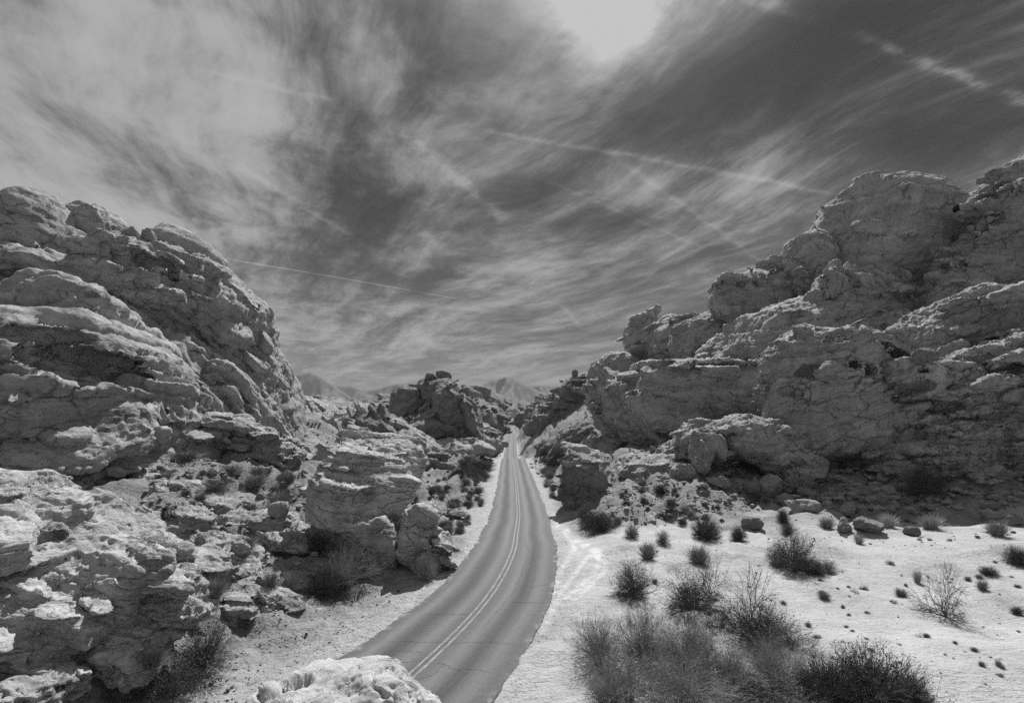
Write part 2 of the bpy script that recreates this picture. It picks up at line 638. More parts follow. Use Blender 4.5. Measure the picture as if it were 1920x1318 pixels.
    if joint > 0:
        g = np.random.default_rng(seed + 900)
        for j, (sp, am) in enumerate(((5.5, 1.0), (3.2, .6))):
            a = g.uniform(0, 3.14) if j else g.uniform(-.5, .5)
            nj = np.array((math.cos(a), math.sin(a), g.uniform(-.35, .35)), np.float32)
            jm = np.clip(0.35 + 0.75 * samp(FB, Q + 61 + 40 * j, 30 * sc), 0, 1.2)
            d = d + joint * sc * am * 0.6 * jm * beds(V @ nj + 0.35 * wv[:, j] + 0.08 * sc * samp(RG, Q + 91, 7 * sc), sp * sc, 7 + j)
    if block > 0:
        B = np.stack([Q[:, 0] + wv[:, 0], Q[:, 1] + wv[:, 1], s + off], 1)
        d = d + block * sc * (samp(WV, B, np.array((34, 34, 13), np.float32) * sc) - 0.5) * 1.1
        d = d + block * sc * (samp(WV, B[:, [1, 0, 2]] + 19, np.array((13, 13, 5), np.float32) * sc) - 0.5) * 0.5 * lm2
    if crack > 0:
        g = samp(WO, Q + wv * 1.5, np.array(crl, np.float32) * sc * 3.4)
        d = d - crack * sc * np.exp(-(g / 0.045) ** 2) * np.clip(0.6 + 0.6 * samp(FB2, Q + 77, 30 * sc), 0.05, 1.4)
        # angular spalls: flat steps between joint blocks
        g2 = samp(WO, (Q + wv * 0.8)[:, [1, 2, 0]] + 11, np.array(crl, np.float32)[[1, 2, 0]] * sc * 1.1)
        d = d - crack * sc * 0.45 * np.exp(-(g2 / 0.06) ** 2) * np.clip(0.1 + 0.9 * samp(FB, Q + 53, 20 * sc), 0.0, 1.3)
    d = d - rough * sc * 0.7 * np.clip(np.abs(samp(RG, Q, 11 * sc)) - 0.7, -.7, 1.2)
    d = d - rough * 0.22 * sc * samp(RG, Q + 3, 3.0 * sc)
    if holes > 0:
        w1 = samp(W1, Q, 9.0 * sc)
        d = d - holes * np.clip(1 - w1 / 0.26, 0, 1) ** 0.7 * np.clip(samp(FB, Q + 21, 30 * sc) * 3 - 1, 0, 1)
    V = V + N * d[:, None]
    NT_VERTS += len(V)
    print('   ', name, len(V))
    return mesh_np(name, V, Fc, [mat or M['rock']], True, {'bed': s / sc * bedk})


HS = 1.8


def vnormals(V, Fc):
    a = V[Fc[:, 2]] - V[Fc[:, 0]]
    b = V[Fc[:, 3]] - V[Fc[:, 1]]
    fn = np.cross(a, b)
    N = np.zeros_like(V)
    for j in range(3):
        for c in range(4):
            N[:, j] += np.bincount(Fc[:, c], fn[:, j], len(V))
    N /= np.linalg.norm(N, axis=1)[:, None] + 1e-9
    return N.astype(np.float32)


def bed_coord(P, bed):
    if len(bed) == 3:
        n = np.array(bed, np.float32)
        n = n / np.linalg.norm(n)
        return P @ n
    q = (P - np.array(bed[:3], np.float32)) * np.array(bed[3:], np.float32)          # shells round a point: a bedding arch
    return np.sqrt((q * q).sum(1))


# ------------------------------------------------------------------ materials (all greys: the photograph is black and white)
M = {}


def grey_mat(name, rough=0.9, spec=0.25):
    m = bpy.data.materials.new(name)
    m.use_nodes = True
    t = NT(m.node_tree)
    b = m.node_tree.nodes['Principled BSDF']
    b.inputs['Roughness'].default_value = rough
    b.inputs['Specular IOR Level'].default_value = spec
    return m, t, b


def rock_material(name, base, contrast=1.0, use_attr=True, scale=1.0, bump=1.0):
    m, t, b = grey_mat(name, 0.92, 0.18)
    if use_attr:
        pos = t.new('ShaderNodeNewGeometry').outputs['Position']
        bed = t.new('ShaderNodeAttribute', attribute_name='bed').outputs['Fac']
    else:
        tc = t.new('ShaderNodeTexCoord').outputs['Object']
        oi = t.new('ShaderNodeObjectInfo').outputs['Random']
        pos = t.v('ADD', tc, t.v('SCALE', (13.0, 7.0, 3.0), scale=oi))
        bed = t.sep(pos)[2]
    band = t.noise(None, 0.9 * scale, 3, 0.6, dims='1D', w=bed)
    fine = t.noise(None, 7.0 * scale, 3, 0.7, dims='1D', w=bed)
    patch = t.noise(pos, 0.16 * scale, 5, 0.6)
    mott = t.noise(pos, 1.7 * scale, 6, 0.68)
    grain = t.noise(pos, 9.0 * scale, 4, 0.7)
    x, y, z = t.sep(pos)
    strk = t.noise(t.xyz(t.m('MULTIPLY', x, 0.9), t.m('MULTIPLY', y, 0.9), t.m('MULTIPLY', z, 0.09)), 0.8 * scale, 5, 0.65)
    varn = t.m('MULTIPLY', t.ramp(strk, 0.52, 0.70), t.ramp(patch, 0.42, 0.6))
    v = t.m('ADD', t.m('MULTIPLY', t.m('SUBTRACT', band, 0.5), 0.55), t.m('MULTIPLY', t.m('SUBTRACT', fine, 0.5), 0.30))
    v = t.m('ADD', v, t.m('MULTIPLY', t.m('SUBTRACT', patch, 0.5), 0.75))
    v = t.m('ADD', v, t.m('MULTIPLY', t.m('SUBTRACT', mott, 0.5), 0.55))
    v = t.m('ADD', v, t.m('MULTIPLY', t.m('SUBTRACT', grain, 0.5), 0.45))
    v = t.m('MULTIPLY_ADD', v, contrast, 1.0)
    v = t.m('MULTIPLY', v, t.m('SUBTRACT', 1.0, t.m('MULTIPLY', varn, 0.42)))
    vo = t.new('ShaderNodeTexVoronoi', feature='F1')
    t.put(vo.inputs['Vector'], pos)
    vo.inputs['Scale'].default_value = 2.2 * scale
    pits = t.ramp(vo.outputs['Distance'], 0.0, 0.24, 1.0, 0.0)
    pits = t.m('MULTIPLY', pits, t.ramp(t.noise(pos, 0.5 * scale, 3), 0.52, 0.66))
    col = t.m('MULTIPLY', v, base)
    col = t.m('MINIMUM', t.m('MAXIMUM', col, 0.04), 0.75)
    t.put(b.inputs['Base Color'], col)
    bed2 = t.m('ADD', bed, t.m('MULTIPLY', t.m('SUBTRACT', mott, 0.5), 0.25 / scale))
    lay = t.noise(None, 2.6 * scale, 4, 0.75, dims='1D', w=bed2)
    lm = t.ramp(t.noise(pos, 0.35 * scale, 3), 0.30, 0.60)

    def steps(fr, ph):
        n = t.new('ShaderNodeTexWhiteNoise', noise_dimensions='1D')
        t.put(n.inputs['W'], t.m('FLOOR', t.m('MULTIPLY_ADD', bed3, fr * scale, ph)))
        return n.outputs['Value']
    bed3 = t.m('ADD', bed, t.m('MULTIPLY', t.m('SUBTRACT', t.noise(pos, 0.7 * scale, 5, 0.7), 0.5), 0.9 / scale))
    st1 = t.m('MULTIPLY', steps(1.1, 0.3), 0.27)
    st2 = t.m('MULTIPLY', t.m('MULTIPLY', steps(3.1, 5.1), lm), 0.16)
    # joints across the beds: long cells flattened along the bedding
    xx, yy, z_ = t.sep(pos)
    jv = t.v('ADD', t.xyz(xx, yy, t.m('MULTIPLY', bed, 2.6 / scale if scale > 1 else 2.6)), t.v('SCALE', t.xyz(mott, grain, patch), scale=1.6 / scale))
    vj = t.new('ShaderNodeTexVoronoi', feature='DISTANCE_TO_EDGE')
    t.put(vj.inputs['Vector'], jv)
    vj.inputs['Scale'].default_value = 0.20 * scale
    jn = t.m('MULTIPLY', t.ramp(vj.outputs['Distance'], 0.0, 0.022, 1.0, 0.0), t.ramp(t.noise(pos, 0.22 * scale, 3), 0.48, 0.60))
    hgt = t.m('ADD', t.m('MULTIPLY', t.m('MULTIPLY', lay, lm), 0.30), t.m('MULTIPLY', mott, 0.07))
    hgt = t.m('SUBTRACT', t.m('ADD', hgt, t.m('ADD', st1, st2)), t.m('MULTIPLY', jn, 0.22))
    hgt = t.m('ADD', hgt, t.m('MULTIPLY', grain, 0.035))
    hgt = t.m('SUBTRACT', hgt, t.m('MULTIPLY', pits, 0.16))
    bp = t.new('ShaderNodeBump')
    bp.inputs['Strength'].default_value = 1.0 * bump
    bp.inputs['Distance'].default_value = 1.0 / scale
    t.put(bp.inputs['Height'], hgt)
    t.l.new(bp.outputs[0], b.inputs['Normal'])
    return m


M['rock'] = rock_material('sandstone', 0.36, 1.25)
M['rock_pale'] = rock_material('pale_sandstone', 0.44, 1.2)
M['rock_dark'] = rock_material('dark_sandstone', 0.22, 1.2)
M['rock_far'] = rock_material('far_sandstone', 0.27, 1.0, True, 0.30, 0.9)
M['rock_near'] = rock_material('near_sandstone', 0.44, 0.9, True, 2.0, 0.6)
M['boulder'] = rock_material('boulder_stone', 0.33, 1.0, False, 1.3)
M['boulder_dark'] = rock_material('dark_boulder_stone', 0.21, 1.0, False, 1.3)


def simple_mat(name, base, var=0.3, scale=3.0, rough=0.9, trans=0.0):
    m, t, b = grey_mat(name, rough, 0.15)
    oi = t.new('ShaderNodeObjectInfo').outputs['Random']
    pos = t.new('ShaderNodeTexCoord').outputs['Object']
    n = t.noise(pos, scale, 3)
    v = t.m('MULTIPLY_ADD', t.m('SUBTRACT', n, 0.5), var * 2, 0.85)
    v = t.m('ADD', v, t.m('MULTIPLY', oi, 0.3))
    t.put(b.inputs['Base Color'], t.m('MULTIPLY', v, base))
    return m


M['twig'] = simple_mat('dry_twig', 0.27, 0.5, 5)
M['bark'] = simple_mat('dark_twig', 0.11, 0.4, 5)
M['leaf'] = simple_mat('shrub_leaf', 0.17, 0.5, 2.5)
M['leaf_dark'] = simple_mat('dark_shrub_leaf', 0.09, 0.5, 2.5)
M['straw'] = simple_mat('dry_grass', 0.42, 0.4, 4)
M['straw_dark'] = simple_mat('grey_grass', 0.25, 0.5, 4)

# ------------------------------------------------------------------ road line and ground
RT = np.array([(-400, -210, 0), (-40, -36, 0), (0, -14.2, 0), (8, -10.4, 0), (15, -7.2, 0), (20.56, -4.71, 0), (22.97, -3.78, 0), (25.7, -2.84, 0), (30, -1.62, 0),
               (34.9, -.66, 0), (40.1, 0, -.02), (50.1, .42, -.7), (60.1, .75, -1.2), (77.8, .81, -1.6), (109, .68, -2.2), (140, .4, -2.6), (155, .32, -3.0),
               (166, .2, -4.3), (185, -.1, -7.4), (210, -.45, -9.9), (249, -.78, -11.0), (300, -.8, -11.5), (400, -.7, -11.9), (520, -.6, -12.1), (560, -.6, -12.4), (590, 1.0, -13.4), (640, 4, -16),
               (800, 14, -18), (1500, 40, -24), (2500, 60, -20), (9000, 60, 0)], float)


def hermite(x, xs, ys):
    m = np.gradient(ys, xs)
    i = np.clip(np.searchsorted(xs, x) - 1, 0, len(xs) - 2)
    h = xs[i + 1] - xs[i]
    t = np.clip((x - xs[i]) / h, 0, 1)
    return ((2 * t ** 3 - 3 * t ** 2 + 1) * ys[i] + (t ** 3 - 2 * t ** 2 + t) * h * m[i]
            + (-2 * t ** 3 + 3 * t ** 2) * ys[i + 1] + (t ** 3 - t ** 2) * h * m[i + 1])


def road_x(y):
    return hermite(np.asarray(y, float), RT[:, 0], RT[:, 1])


def road_z(y):
    return hermite(np.asarray(y, float), RT[:, 0], RT[:, 2])


# ground control points: pixel and depth, or None for straight (X, Y, Z)
GP = [
    # left side, near to far
    (500, 1290, 19.8), (330, 1290, 19), (150, 1310, 17.5), (0, 1270, 17), (640, 1180, 26), (480, 1180, 25), (340, 1180, 24), (200, 1100, 23), (0, 1080, 20),
    (700, 1090, 33), (560, 1080, 33), (430, 1040, 34), (300, 1000, 34), (120, 960, 32), (840, 1030, 41), (640, 980, 44), (520, 940, 46), (420, 900, 50),
    (300, 880, 50), (150, 880, 46), (0, 860, 40), (860, 960, 60), (770, 930, 62), (680, 880, 72), (560, 870, 66), (480, 850, 66), (350, 840, 66),
    (890, 900, 88), (800, 890, 92), (880, 870, 125), (820, 860, 125), (700, 850, 100), (620, 830, 110), (570, 800, 120), (920, 850, 150), (860, 840, 165), (760, 830, 160),
    (600, 780, 220), (700, 800, 220), (920, 830, 210), (880, 815, 240), (930, 815, 350), (900, 800, 400), (800, 780, 380), (620, 765, 400), (560, 760, 400),
    # right side
    (1000, 1290, 20.4), (1200, 1310, 20), (1500, 1310, 20), (1900, 1310, 20), (1100, 1180, 26.2), (1400, 1180, 26.2), (1900, 1150, 28), (1100, 1060, 36.8), (1400, 1060, 37),
    (1900, 1030, 40), (1120, 1000, 45), (1250, 990, 47), (1500, 990, 48.5), (1700, 985, 49), (1900, 975, 49), (1060, 960, 58), (1160, 955, 56), (1300, 930, 60), (1450, 930, 60),
    (1600, 930, 60), (1750, 920, 60), (1900, 900, 60), (1040, 900, 85), (1120, 880, 78), (1200, 860, 80), (1300, 830, 80), (1450, 860, 72), (1600, 870, 70), (1800, 840, 70),
    (1020, 870, 115), (1080, 850, 110), (1130, 830, 105), (1000, 850, 155), (1060, 830, 150), (1110, 800, 140), (1010, 815, 240), (1060, 800, 220), (1000, 805, 380), (1050, 780, 330),
    (1120, 740, 210), (1300, 760, 110),
]
GX = [(-30, 0, 2.2), (-12, 5, 1.5), (-5, 0, 1.0), (8, 5, 0.1), (25, 0, 0.2), (60, 0, 1), (-60, 0, 6), (-20, -40, 1), (20, -40, 1), (0, -150, 0), (-150, -100, 8), (150, -100, 8),
      (-90, 60, 12), (110, 60, 9), (-140, 150, 14), (160, 150, 16), (-200, 350, 0), (200, 350, 6), (-300, 700, -14), (300, 700, -10), (0, 1500, -24), (-900, 1500, -16), (900, 1500, -16), (-1500, 300, 0), (1500, 300, 0),
      (0, 4000, -12), (-2500, 4000, 10), (2500, 4000, 10), (60, 800, -19), (-60, 800, -19)]
CP = np.array([at(*p) for p in GP] + [np.array(p, float) for p in GX])
CPD = CP[:, 2] - road_z(CP[:, 1])


def cwarp(x, y):
    """compress far distances so that the spline is even over the scene"""
    r = np.hypot(x, y) + 1e-6
    k = np.log1p(r / 12.0) * 12.0 / r
    return x * k, y * k


cx, cy_ = cwarp(CP[:, 0], CP[:, 1])
rp = np.concatenate([[-100, -40], np.arange(0, 60, 8), [70, 90, 120, 155, 200, 250, 350, 500, 700]])
rxs, rys = cwarp(road_x(rp), rp)
cx = np.r_[cx, rxs]
cy_ = np.r_[cy_, rys]
CPD = np.r_[CPD, np.zeros(len(rp))]


def tps(r2):
    return 0.5 * r2 * np.log(r2 + 1e-9)


n_ = len(cx)
A = tps((cx[:, None] - cx) ** 2 + (cy_[:, None] - cy_) ** 2) + np.eye(n_) * 2.0
Pm = np.c_[np.ones(n_), cx, cy_]
LHS = np.block([[A, Pm], [Pm.T, np.zeros((3, 3))]])
SOL = np.linalg.solve(LHS, np.r_[CPD, 0, 0, 0])


def smooth_ground(x, y):
    x = np.asarray(x, float)
    y = np.asarray(y, float)
    a, b = cwarp(x, y)
    out = SOL[-3] + SOL[-2] * a + SOL[-1] * b
    for i in range(n_):
        out = out + SOL[i] * tps((a - cx[i]) ** 2 + (b - cy_[i]) ** 2)
    return out


def half_width(side, y):
    w = np.interp(y, [0, 22, 30, 40], [3.95, 3.9, 3.7, 3.5]) if side > 0 else np.interp(y, [0, 22, 30, 40], [3.95, 3.9, 3.6, 3.4])
    return w


def road_t(x, y):
    """signed distance from the road's middle line"""
    g = (road_x(y + 0.5) - road_x(y - 0.5))
    return (x - road_x(y)) / np.sqrt(1 + g * g)


def zones(x, y):
    t = road_t(x, y)
    z = smooth_ground(x, y)
    sand = sstep(t, 3.0, 6.0) * sstep(y, 58, 44) * sstep(x * 0.5 + 20 - y * 0.25, -6, 14)
    P = np.stack([x, y, np.zeros_like(x)], 1).astype(np.float32)
    n = samp(FB, P, 30)
    sh = np.exp(-(np.maximum(np.abs(t) - 3.5, 0) / (3.2 + 1.2 * n)) ** 2)
    sh = sh * sstep(y, 420, 300)
    sand = np.clip(sand + 0.25 * n * (sand > 0.02), 0, 1)
    return t, z, sand, sh, P


def ground_all(x, y, fine=True):
    x = np.asarray(x, float).ravel()
    y = np.asarray(y, float).ravel()
    t, z, sand, sh, P = zones(x, y)
    at_ = np.abs(t)
    off = sstep(at_, 4.2, 11.0)
    far = np.clip(np.hypot(x, y) / 60.0, 1, 30)
    rubble = off * (1 - sand)
    zn = z * sstep(at_, 3.8, 9.0)
    if fine:
        b = samp(RG, P, 11.0)
        c = samp(FB2, P, 42.0)
        zn = zn + rubble * (0.42 * (0.8 - np.abs(b)) + 0.6 * c) * np.minimum(far, 3.0) ** 0.5
        zn = zn + rubble * 0.10 * samp(RG, P + 3, 3.1)
        zn = zn + sand * (0.16 * samp(FB2, P + 9, 60) + 0.02 * samp(FB, P, 9.0))
        zn = zn + sh * 0.03 * samp(RG, P + 5, 4.0) * sstep(at_, 3.2, 4.4)
        zn = zn + sstep(y, 260, 420) * off * 4.5 * samp(RG, P, 160.0)
    bank = 0.03 - 0.14 * sstep(at_, 3.9, 3.3)          # the road slab stands on a shallow bed
    hw = np.where(t > 0, half_width(1, y), half_width(-1, y))
    bank = -0.02 - (0.14 + 0.004 * np.clip(y - 50, 0, 400)) * sstep(at_ - hw, 0.15, -0.35)
    zn = zn + bank * sstep(at_, 9, 4)
    # wheel tracks pressed into the right shoulder
    trk = np.zeros_like(x)
    for o in TRACKS:
        dd = tracks_dist(x, y, o)
        trk = np.maximum(trk, np.exp(-(dd / 0.16) ** 2))
    zn = zn - trk * 0.06
    return zn + road_z(y), sand, sh, trk, t


TRACKS = []


def tracks_dist(x, y, pts):
    best = np.full(x.shape, 1e9)
    near = (y > 18) & (y < 70) & (x > -2) & (x < 14)
    xi, yi = x[near], y[near]
    bb = np.full(xi.shape, 1e9)
    for a, b in zip(pts[:-1], pts[1:]):
        ax, ay = a
        bx, by = b
        L2 = (bx - ax) ** 2 + (by - ay) ** 2
        u = np.clip(((xi - ax) * (bx - ax) + (yi - ay) * (by - ay)) / L2, 0, 1)
        bb = np.minimum(bb, np.hypot(xi - ax - u * (bx - ax), yi - ay - u * (by - ay)))
    best[near] = bb
    return best


def gpx(px, py, zr=-0.3):
    Y = (CZ - zr) * FP / (py - YH)
    return ((px - 960) / FP * Y, Y)


for dx in (0, 9):
    TRACKS.append([gpx(1020 + dx, 955, -1.0), gpx(1050 + dx, 985, -.7), gpx(1072 + dx, 1010, -.5), gpx(1105 + dx, 1035), gpx(1122 + dx * 1.6, 1060), gpx(1118 + dx * 1.8, 1085), gpx(1085 + dx * 2, 1112), gpx(1060 + dx * 2, 1135)])
TRACKS.append([gpx(1030, 965, -1.0), gpx(1066, 1000, -.5), gpx(1078, 1030), gpx(1050, 1080), gpx(1040, 1120)])
TRACKS.append([gpx(1020, 1190), gpx(1050, 1120), gpx(1090, 1070), gpx(1112, 1040)])


def gz(x, y):
    return ground_all(np.atleast_1d(x), np.atleast_1d(y))[0]


def build_ground():
    u = np.linspace(-1, 1, 430)
    X = np.sinh(u * 6.6) / math.sinh(6.6) * 4200
    v = np.linspace(-0.50, 1, 520)
    Y = np.where(v < 0, np.sinh(v * 6.6), np.sinh(v * 6.6)) / math.sinh(6.6) * 7200 + 22
    XX, YY = np.meshgrid(X, Y)
    z, sand, sh, trk, t = ground_all(XX, YY)
    V = np.stack([XX.ravel(), YY.ravel(), z], 1)
    nx, ny = len(X), len(Y)
    i = np.arange(ny - 1)[:, None] * nx + np.arange(nx - 1)[None, :]
    Fq = np.stack([i, i + 1, i + 1 + nx, i + nx], -1).reshape(-1, 4)
    m, tt, b = grey_mat('desert_ground', 0.95, 0.1)
    pos = tt.new('ShaderNodeNewGeometry').outputs['Position']
    A_ = lambda n: tt.new('ShaderNodeAttribute', attribute_name=n).outputs['Fac']
    sa, shd, tr = A_('sand'), A_('shoulder'), A_('track')
    big = tt.noise(pos, 0.22, 5, 0.62)
    mid = tt.noise(pos, 1.4, 6, 0.7)
    fin = tt.noise(pos, 8.0, 4, 0.75)
    vo = tt.new('ShaderNodeTexVoronoi', feature='F1')
    tt.put(vo.inputs['Vector'], pos)
    vo.inputs['Scale'].default_value = 5.0
    peb = tt.ramp(vo.outputs['Distance'], 0.05, 0.42, 1.0, 0.0)
    csep = tt.new('ShaderNodeSeparateColor')
    tt.l.new(vo.outputs['Color'], csep.inputs[0])
    pebon = tt.m('MULTIPLY', peb, tt.ramp(csep.outputs[0], 0.45, 0.6))
    # tones: pale sand, lighter shoulder gravel, grey rubble soil
    soil = tt.m('MULTIPLY_ADD', tt.m('SUBTRACT', big, 0.5), 0.45, 0.26)
    soil = tt.m('ADD', soil, tt.m('MULTIPLY', tt.m('SUBTRACT', mid, 0.5), 0.42))
    shc = tt.m('MULTIPLY_ADD', tt.m('SUBTRACT', mid, 0.5), 0.55, 0.46)
    shc = tt.m('ADD', shc, tt.m('MULTIPLY', tt.m('SUBTRACT', fin, 0.5), 0.4))
    sdc = tt.m('MULTIPLY_ADD', tt.m('SUBTRACT', big, 0.5), 0.34, 0.46)
    sdc = tt.m('ADD', sdc, tt.m('MULTIPLY', tt.m('SUBTRACT', mid, 0.5), 0.26))
    sdc = tt.m('ADD', sdc, tt.m('MULTIPLY', tt.m('SUBTRACT', fin, 0.5), 0.24))
    c = tt.mix(tt.m('MULTIPLY', shd, 0.95), soil, shc)
    c = tt.mix(sa, c, sdc)
    c = tt.m('ADD', c, tt.m('MULTIPLY', tr, 0.20))
    dk = tt.m('MULTIPLY', pebon, tt.mix(sa, 0.42, 0.26))
    c = tt.m('MULTIPLY', c, tt.m('SUBTRACT', 1.0, dk))
    c = tt.m('MINIMUM', tt.m('MAXIMUM', c, 0.08), 0.78)
    tt.put(b.inputs['Base Color'], c)
    rip = tt.noise(tt.v('MULTIPLY', pos, (1.0, 3.2, 1.0)), 1.6, 4, 0.6, 0.6)
    h = tt.m('ADD', tt.m('MULTIPLY', mid, tt.mix(sa, 0.35, 0.19)), tt.m('MULTIPLY', fin, tt.mix(sa, 0.11, 0.06)))
    h = tt.m('ADD', h, tt.m('MULTIPLY', pebon, tt.mix(sa, 0.09, 0.015)))
    h = tt.m('ADD', h, tt.m('MULTIPLY', rip, tt.m('MULTIPLY', sa, 0.10)))
    bp = tt.new('ShaderNodeBump')
    bp.inputs['Strength'].default_value = 1.0
    bp.inputs['Distance'].default_value = 1.0
    tt.put(bp.inputs['Height'], h)
    tt.l.new(bp.outputs[0], b.inputs['Normal'])
    me = mesh_np('ground', V, Fq, [m], True, {'sand': sand, 'shoulder': sh, 'track': trk})
    tag(link('ground', me), 'pale desert sand and rubble ground of the valley', None, None, 'structure')


build_ground()


# ------------------------------------------------------------------ road
def build_road():
    Y = np.concatenate([np.arange(-60, 10, 1.0), np.arange(10, 70, 0.16), np.arange(70, 260, 0.8), np.arange(260, 800, 4.0)])
    xc, zc = road_x(Y), road_z(Y)
    g = np.gradient(xc, Y)
    tx = np.stack([np.ones_like(g), -g], 1) / np.sqrt(1 + g * g)[:, None]       # to the right
    zero = np.zeros_like(Y)
    P = np.stack([xc, Y, zero], 1).astype(np.float32)
    eL = half_width(-1, Y) + 0.08 * samp(RG, P, 11.0) + 0.04 * np.abs(samp(RG, P + 4, 2.0))
    eR = half_width(1, Y) + 0.05 * samp(RG, P + 40, 13.0) + 0.03 * np.abs(samp(RG, P + 44, 2.0))
    us = np.concatenate([[-1.0, -1.0], np.linspace(-0.985, 0.985, 26), [1.0, 1.0]])
    rows = []
    for j, u in enumerate(us):
        off = np.where(u < 0, u * eL, u * eR)
        z = zc + 0.045 * (1 - u * u) + 0.012
        if j in (0, len(us) - 1):
            z = zc - 0.20 - 0.006 * np.clip(Y - 50, 0, 400)
        rows.append(np.stack([xc + tx[:, 0] * off, Y + tx[:, 1] * off, z], 1))
    V = np.stack(rows, 1)
    ny, nu = V.shape[:2]
    ac = np.broadcast_to(us, (ny, nu)).ravel()
    L = np.concatenate([[0], np.cumsum(np.hypot(np.diff(xc), np.diff(Y)))])
    al = np.repeat(L, nu)
    i = np.arange(ny - 1)[:, None] * nu + np.arange(nu - 1)[None, :]
    Fq = np.stack([i, i + 1, i + 1 + nu, i + nu], -1).reshape(-1, 4)
    m, t, b = grey_mat('asphalt', 0.82, 0.35)
    pos = t.new('ShaderNodeNewGeometry').outputs['Position']
    A_ = lambda n: t.new('ShaderNodeAttribute', attribute_name=n).outputs['Fac']
    u, s = A_('across'), A_('along')
    gr = t.noise(pos, 26.0, 3, 0.8)
    gr2 = t.noise(pos, 9.0, 4, 0.7)
    big = t.noise(t.xyz(t.m('MULTIPLY', u, 2.2), t.m('MULTIPLY', s, 0.02), 0.0), 1.6, 5, 0.65)
    stre = t.noise(t.xyz(t.m('MULTIPLY', u, 30.0), t.m('MULTIPLY', s, 0.06), 3.0), 1.0, 4, 0.7)
    uw = t.m('ADD', u, t.m('MULTIPLY', t.m('SUBTRACT', t.noise(None, 0.08, 2, dims='1D', w=s), 0.5), 0.06))

    def bump_at(c, w):
        q = t.m('DIVIDE', t.m('SUBTRACT', uw, c), w)
        return t.m('EXPONENT', t.m('MULTIPLY', t.m('MULTIPLY', q, q), -1.0))
    wheel = t.m('ADD', t.m('ADD', bump_at(-0.76, .10), bump_at(-0.24, .10)), t.m('ADD', bump_at(0.26, .10), bump_at(0.72, .10)))
    oil = t.m('ADD', bump_at(-0.50, .12), bump_at(0.48, .10))
    c = t.m('MULTIPLY_ADD', wheel, 0.055, 0.100)
    c = t.m('SUBTRACT', c, t.m('MULTIPLY', oil, 0.040))
    c = t.m('ADD', c, t.m('MULTIPLY', t.m('SUBTRACT', big, 0.5), 0.08))
    c = t.m('ADD', c, t.m('MULTIPLY', t.m('SUBTRACT', stre, 0.5), 0.045))
    c = t.m('ADD', c, t.m('MULTIPLY', t.m('SUBTRACT', gr, 0.5), 0.16))
    c = t.m('ADD', c, t.m('MULTIPLY', t.m('SUBTRACT', gr2, 0.5), 0.11))
    # a patch joint across the road and sand blown over the edges
    dust = t.m('MULTIPLY', t.ramp(t.m('ABSOLUTE', u), 0.86, 1.0), t.ramp(t.noise(pos, 0.8, 5, 0.7), 0.5, 0.72))
    c = t.mix(t.m('MULTIPLY', dust, 0.6), c, 0.45)
    c = t.m('MAXIMUM', c, 0.03)
    t.put(b.inputs['Base Color'], c)
    bp = t.new('ShaderNodeBump')
    bp.inputs['Strength'].default_value = 0.6
    bp.inputs['Distance'].default_value = 0.02
    t.put(bp.inputs['Height'], t.m('ADD', gr, gr2))
    t.l.new(bp.outputs[0], b.inputs['Normal'])
    me = mesh_np('road', V.reshape(-1, 3), Fq, [m], True, {'across': ac, 'along': al})
    road = tag(link('road', me), 'two lane asphalt road running down the valley', None, None, 'structure')

    # painted double centre line
    mp, t, b = grey_mat('worn_road_paint', 0.7, 0.3)
    pos = t.new('ShaderNodeNewGeometry').outputs['Position']
    w = t.ramp(t.noise(pos, 3.0, 6, 0.8), 0.40, 0.66)
    c = t.mix(w, 0.15, 0.31)
    c = t.m('ADD', c, t.m('MULTIPLY', t.m('SUBTRACT', t.noise(pos, 30.0, 3, 0.8), 0.5), 0.16))
    t.put(b.inputs['Base Color'], c)
    ys = np.concatenate([np.arange(-50, 10, 1.0), np.arange(10, 70, 0.25), np.arange(70, 260, 1.0), np.arange(260, 800, 4)])
    xc2, zc2 = road_x(ys), road_z(ys)
    g2 = np.gradient(xc2, ys)
    tx2 = np.stack([np.ones_like(g2), -g2], 1) / np.sqrt(1 + g2 * g2)[:, None]
    for c0 in (-0.155, 0.155):
        rr = []
        for o in (c0 - 0.062, c0 + 0.062):
            o = o + 0.006 * rng.standard_normal(len(ys))
            rr.append(np.stack([xc2 + tx2[:, 0] * o, ys + tx2[:, 1] * o, zc2 + 0.0635], 1))
        V2 = np.stack(rr, 1).reshape(-1, 3)
        k = np.arange(len(ys) - 1) * 2
        F2 = np.stack([k, k + 1, k + 3, k + 2], 1)
        link('centre_line', mesh_np('centre_line', V2, F2, [mp]), road)

    # tar cracks and joints: thin irregular strips
    mc, t, b = grey_mat('crack_tar', 0.9, 0.2)
    b.inputs['Base Color'].default_value = (0.055, 0.055, 0.055, 1)

    def strip(pts, w0):
        pts = np.array(pts)
        seg = []
        for a, b_ in zip(pts[:-1], pts[1:]):
            seg.append(a + (b_ - a) * np.linspace(0, 1, 24, endpoint=False)[:, None])
        q = np.concatenate(seg + [pts[-1:]])
        n = len(q)
        ph = np.cumsum(rng.standard_normal((n, 2)) * 0.022, 0)
        ph -= np.linspace(0, 1, n)[:, None] * ph[-1]
        q = q + ph
        d = np.gradient(q, axis=0)
        nrm = np.stack([-d[:, 1], d[:, 0]], 1)
        nrm /= np.linalg.norm(nrm, axis=1)[:, None] + 1e-9
        w = w0 * 0.6 * (0.25 + rng.random(n))
        z = road_z(q[:, 1])
        tt = road_t(q[:, 0], q[:, 1])
        z = z + 0.045 * (1 - (tt / 3.55) ** 2) + 0.018
        A1 = np.c_[q + nrm * w[:, None], z]
        B1 = np.c_[q - nrm * w[:, None], z]
        V3 = np.stack([A1, B1], 1).reshape(-1, 3)
        k = np.arange(n - 1) * 2
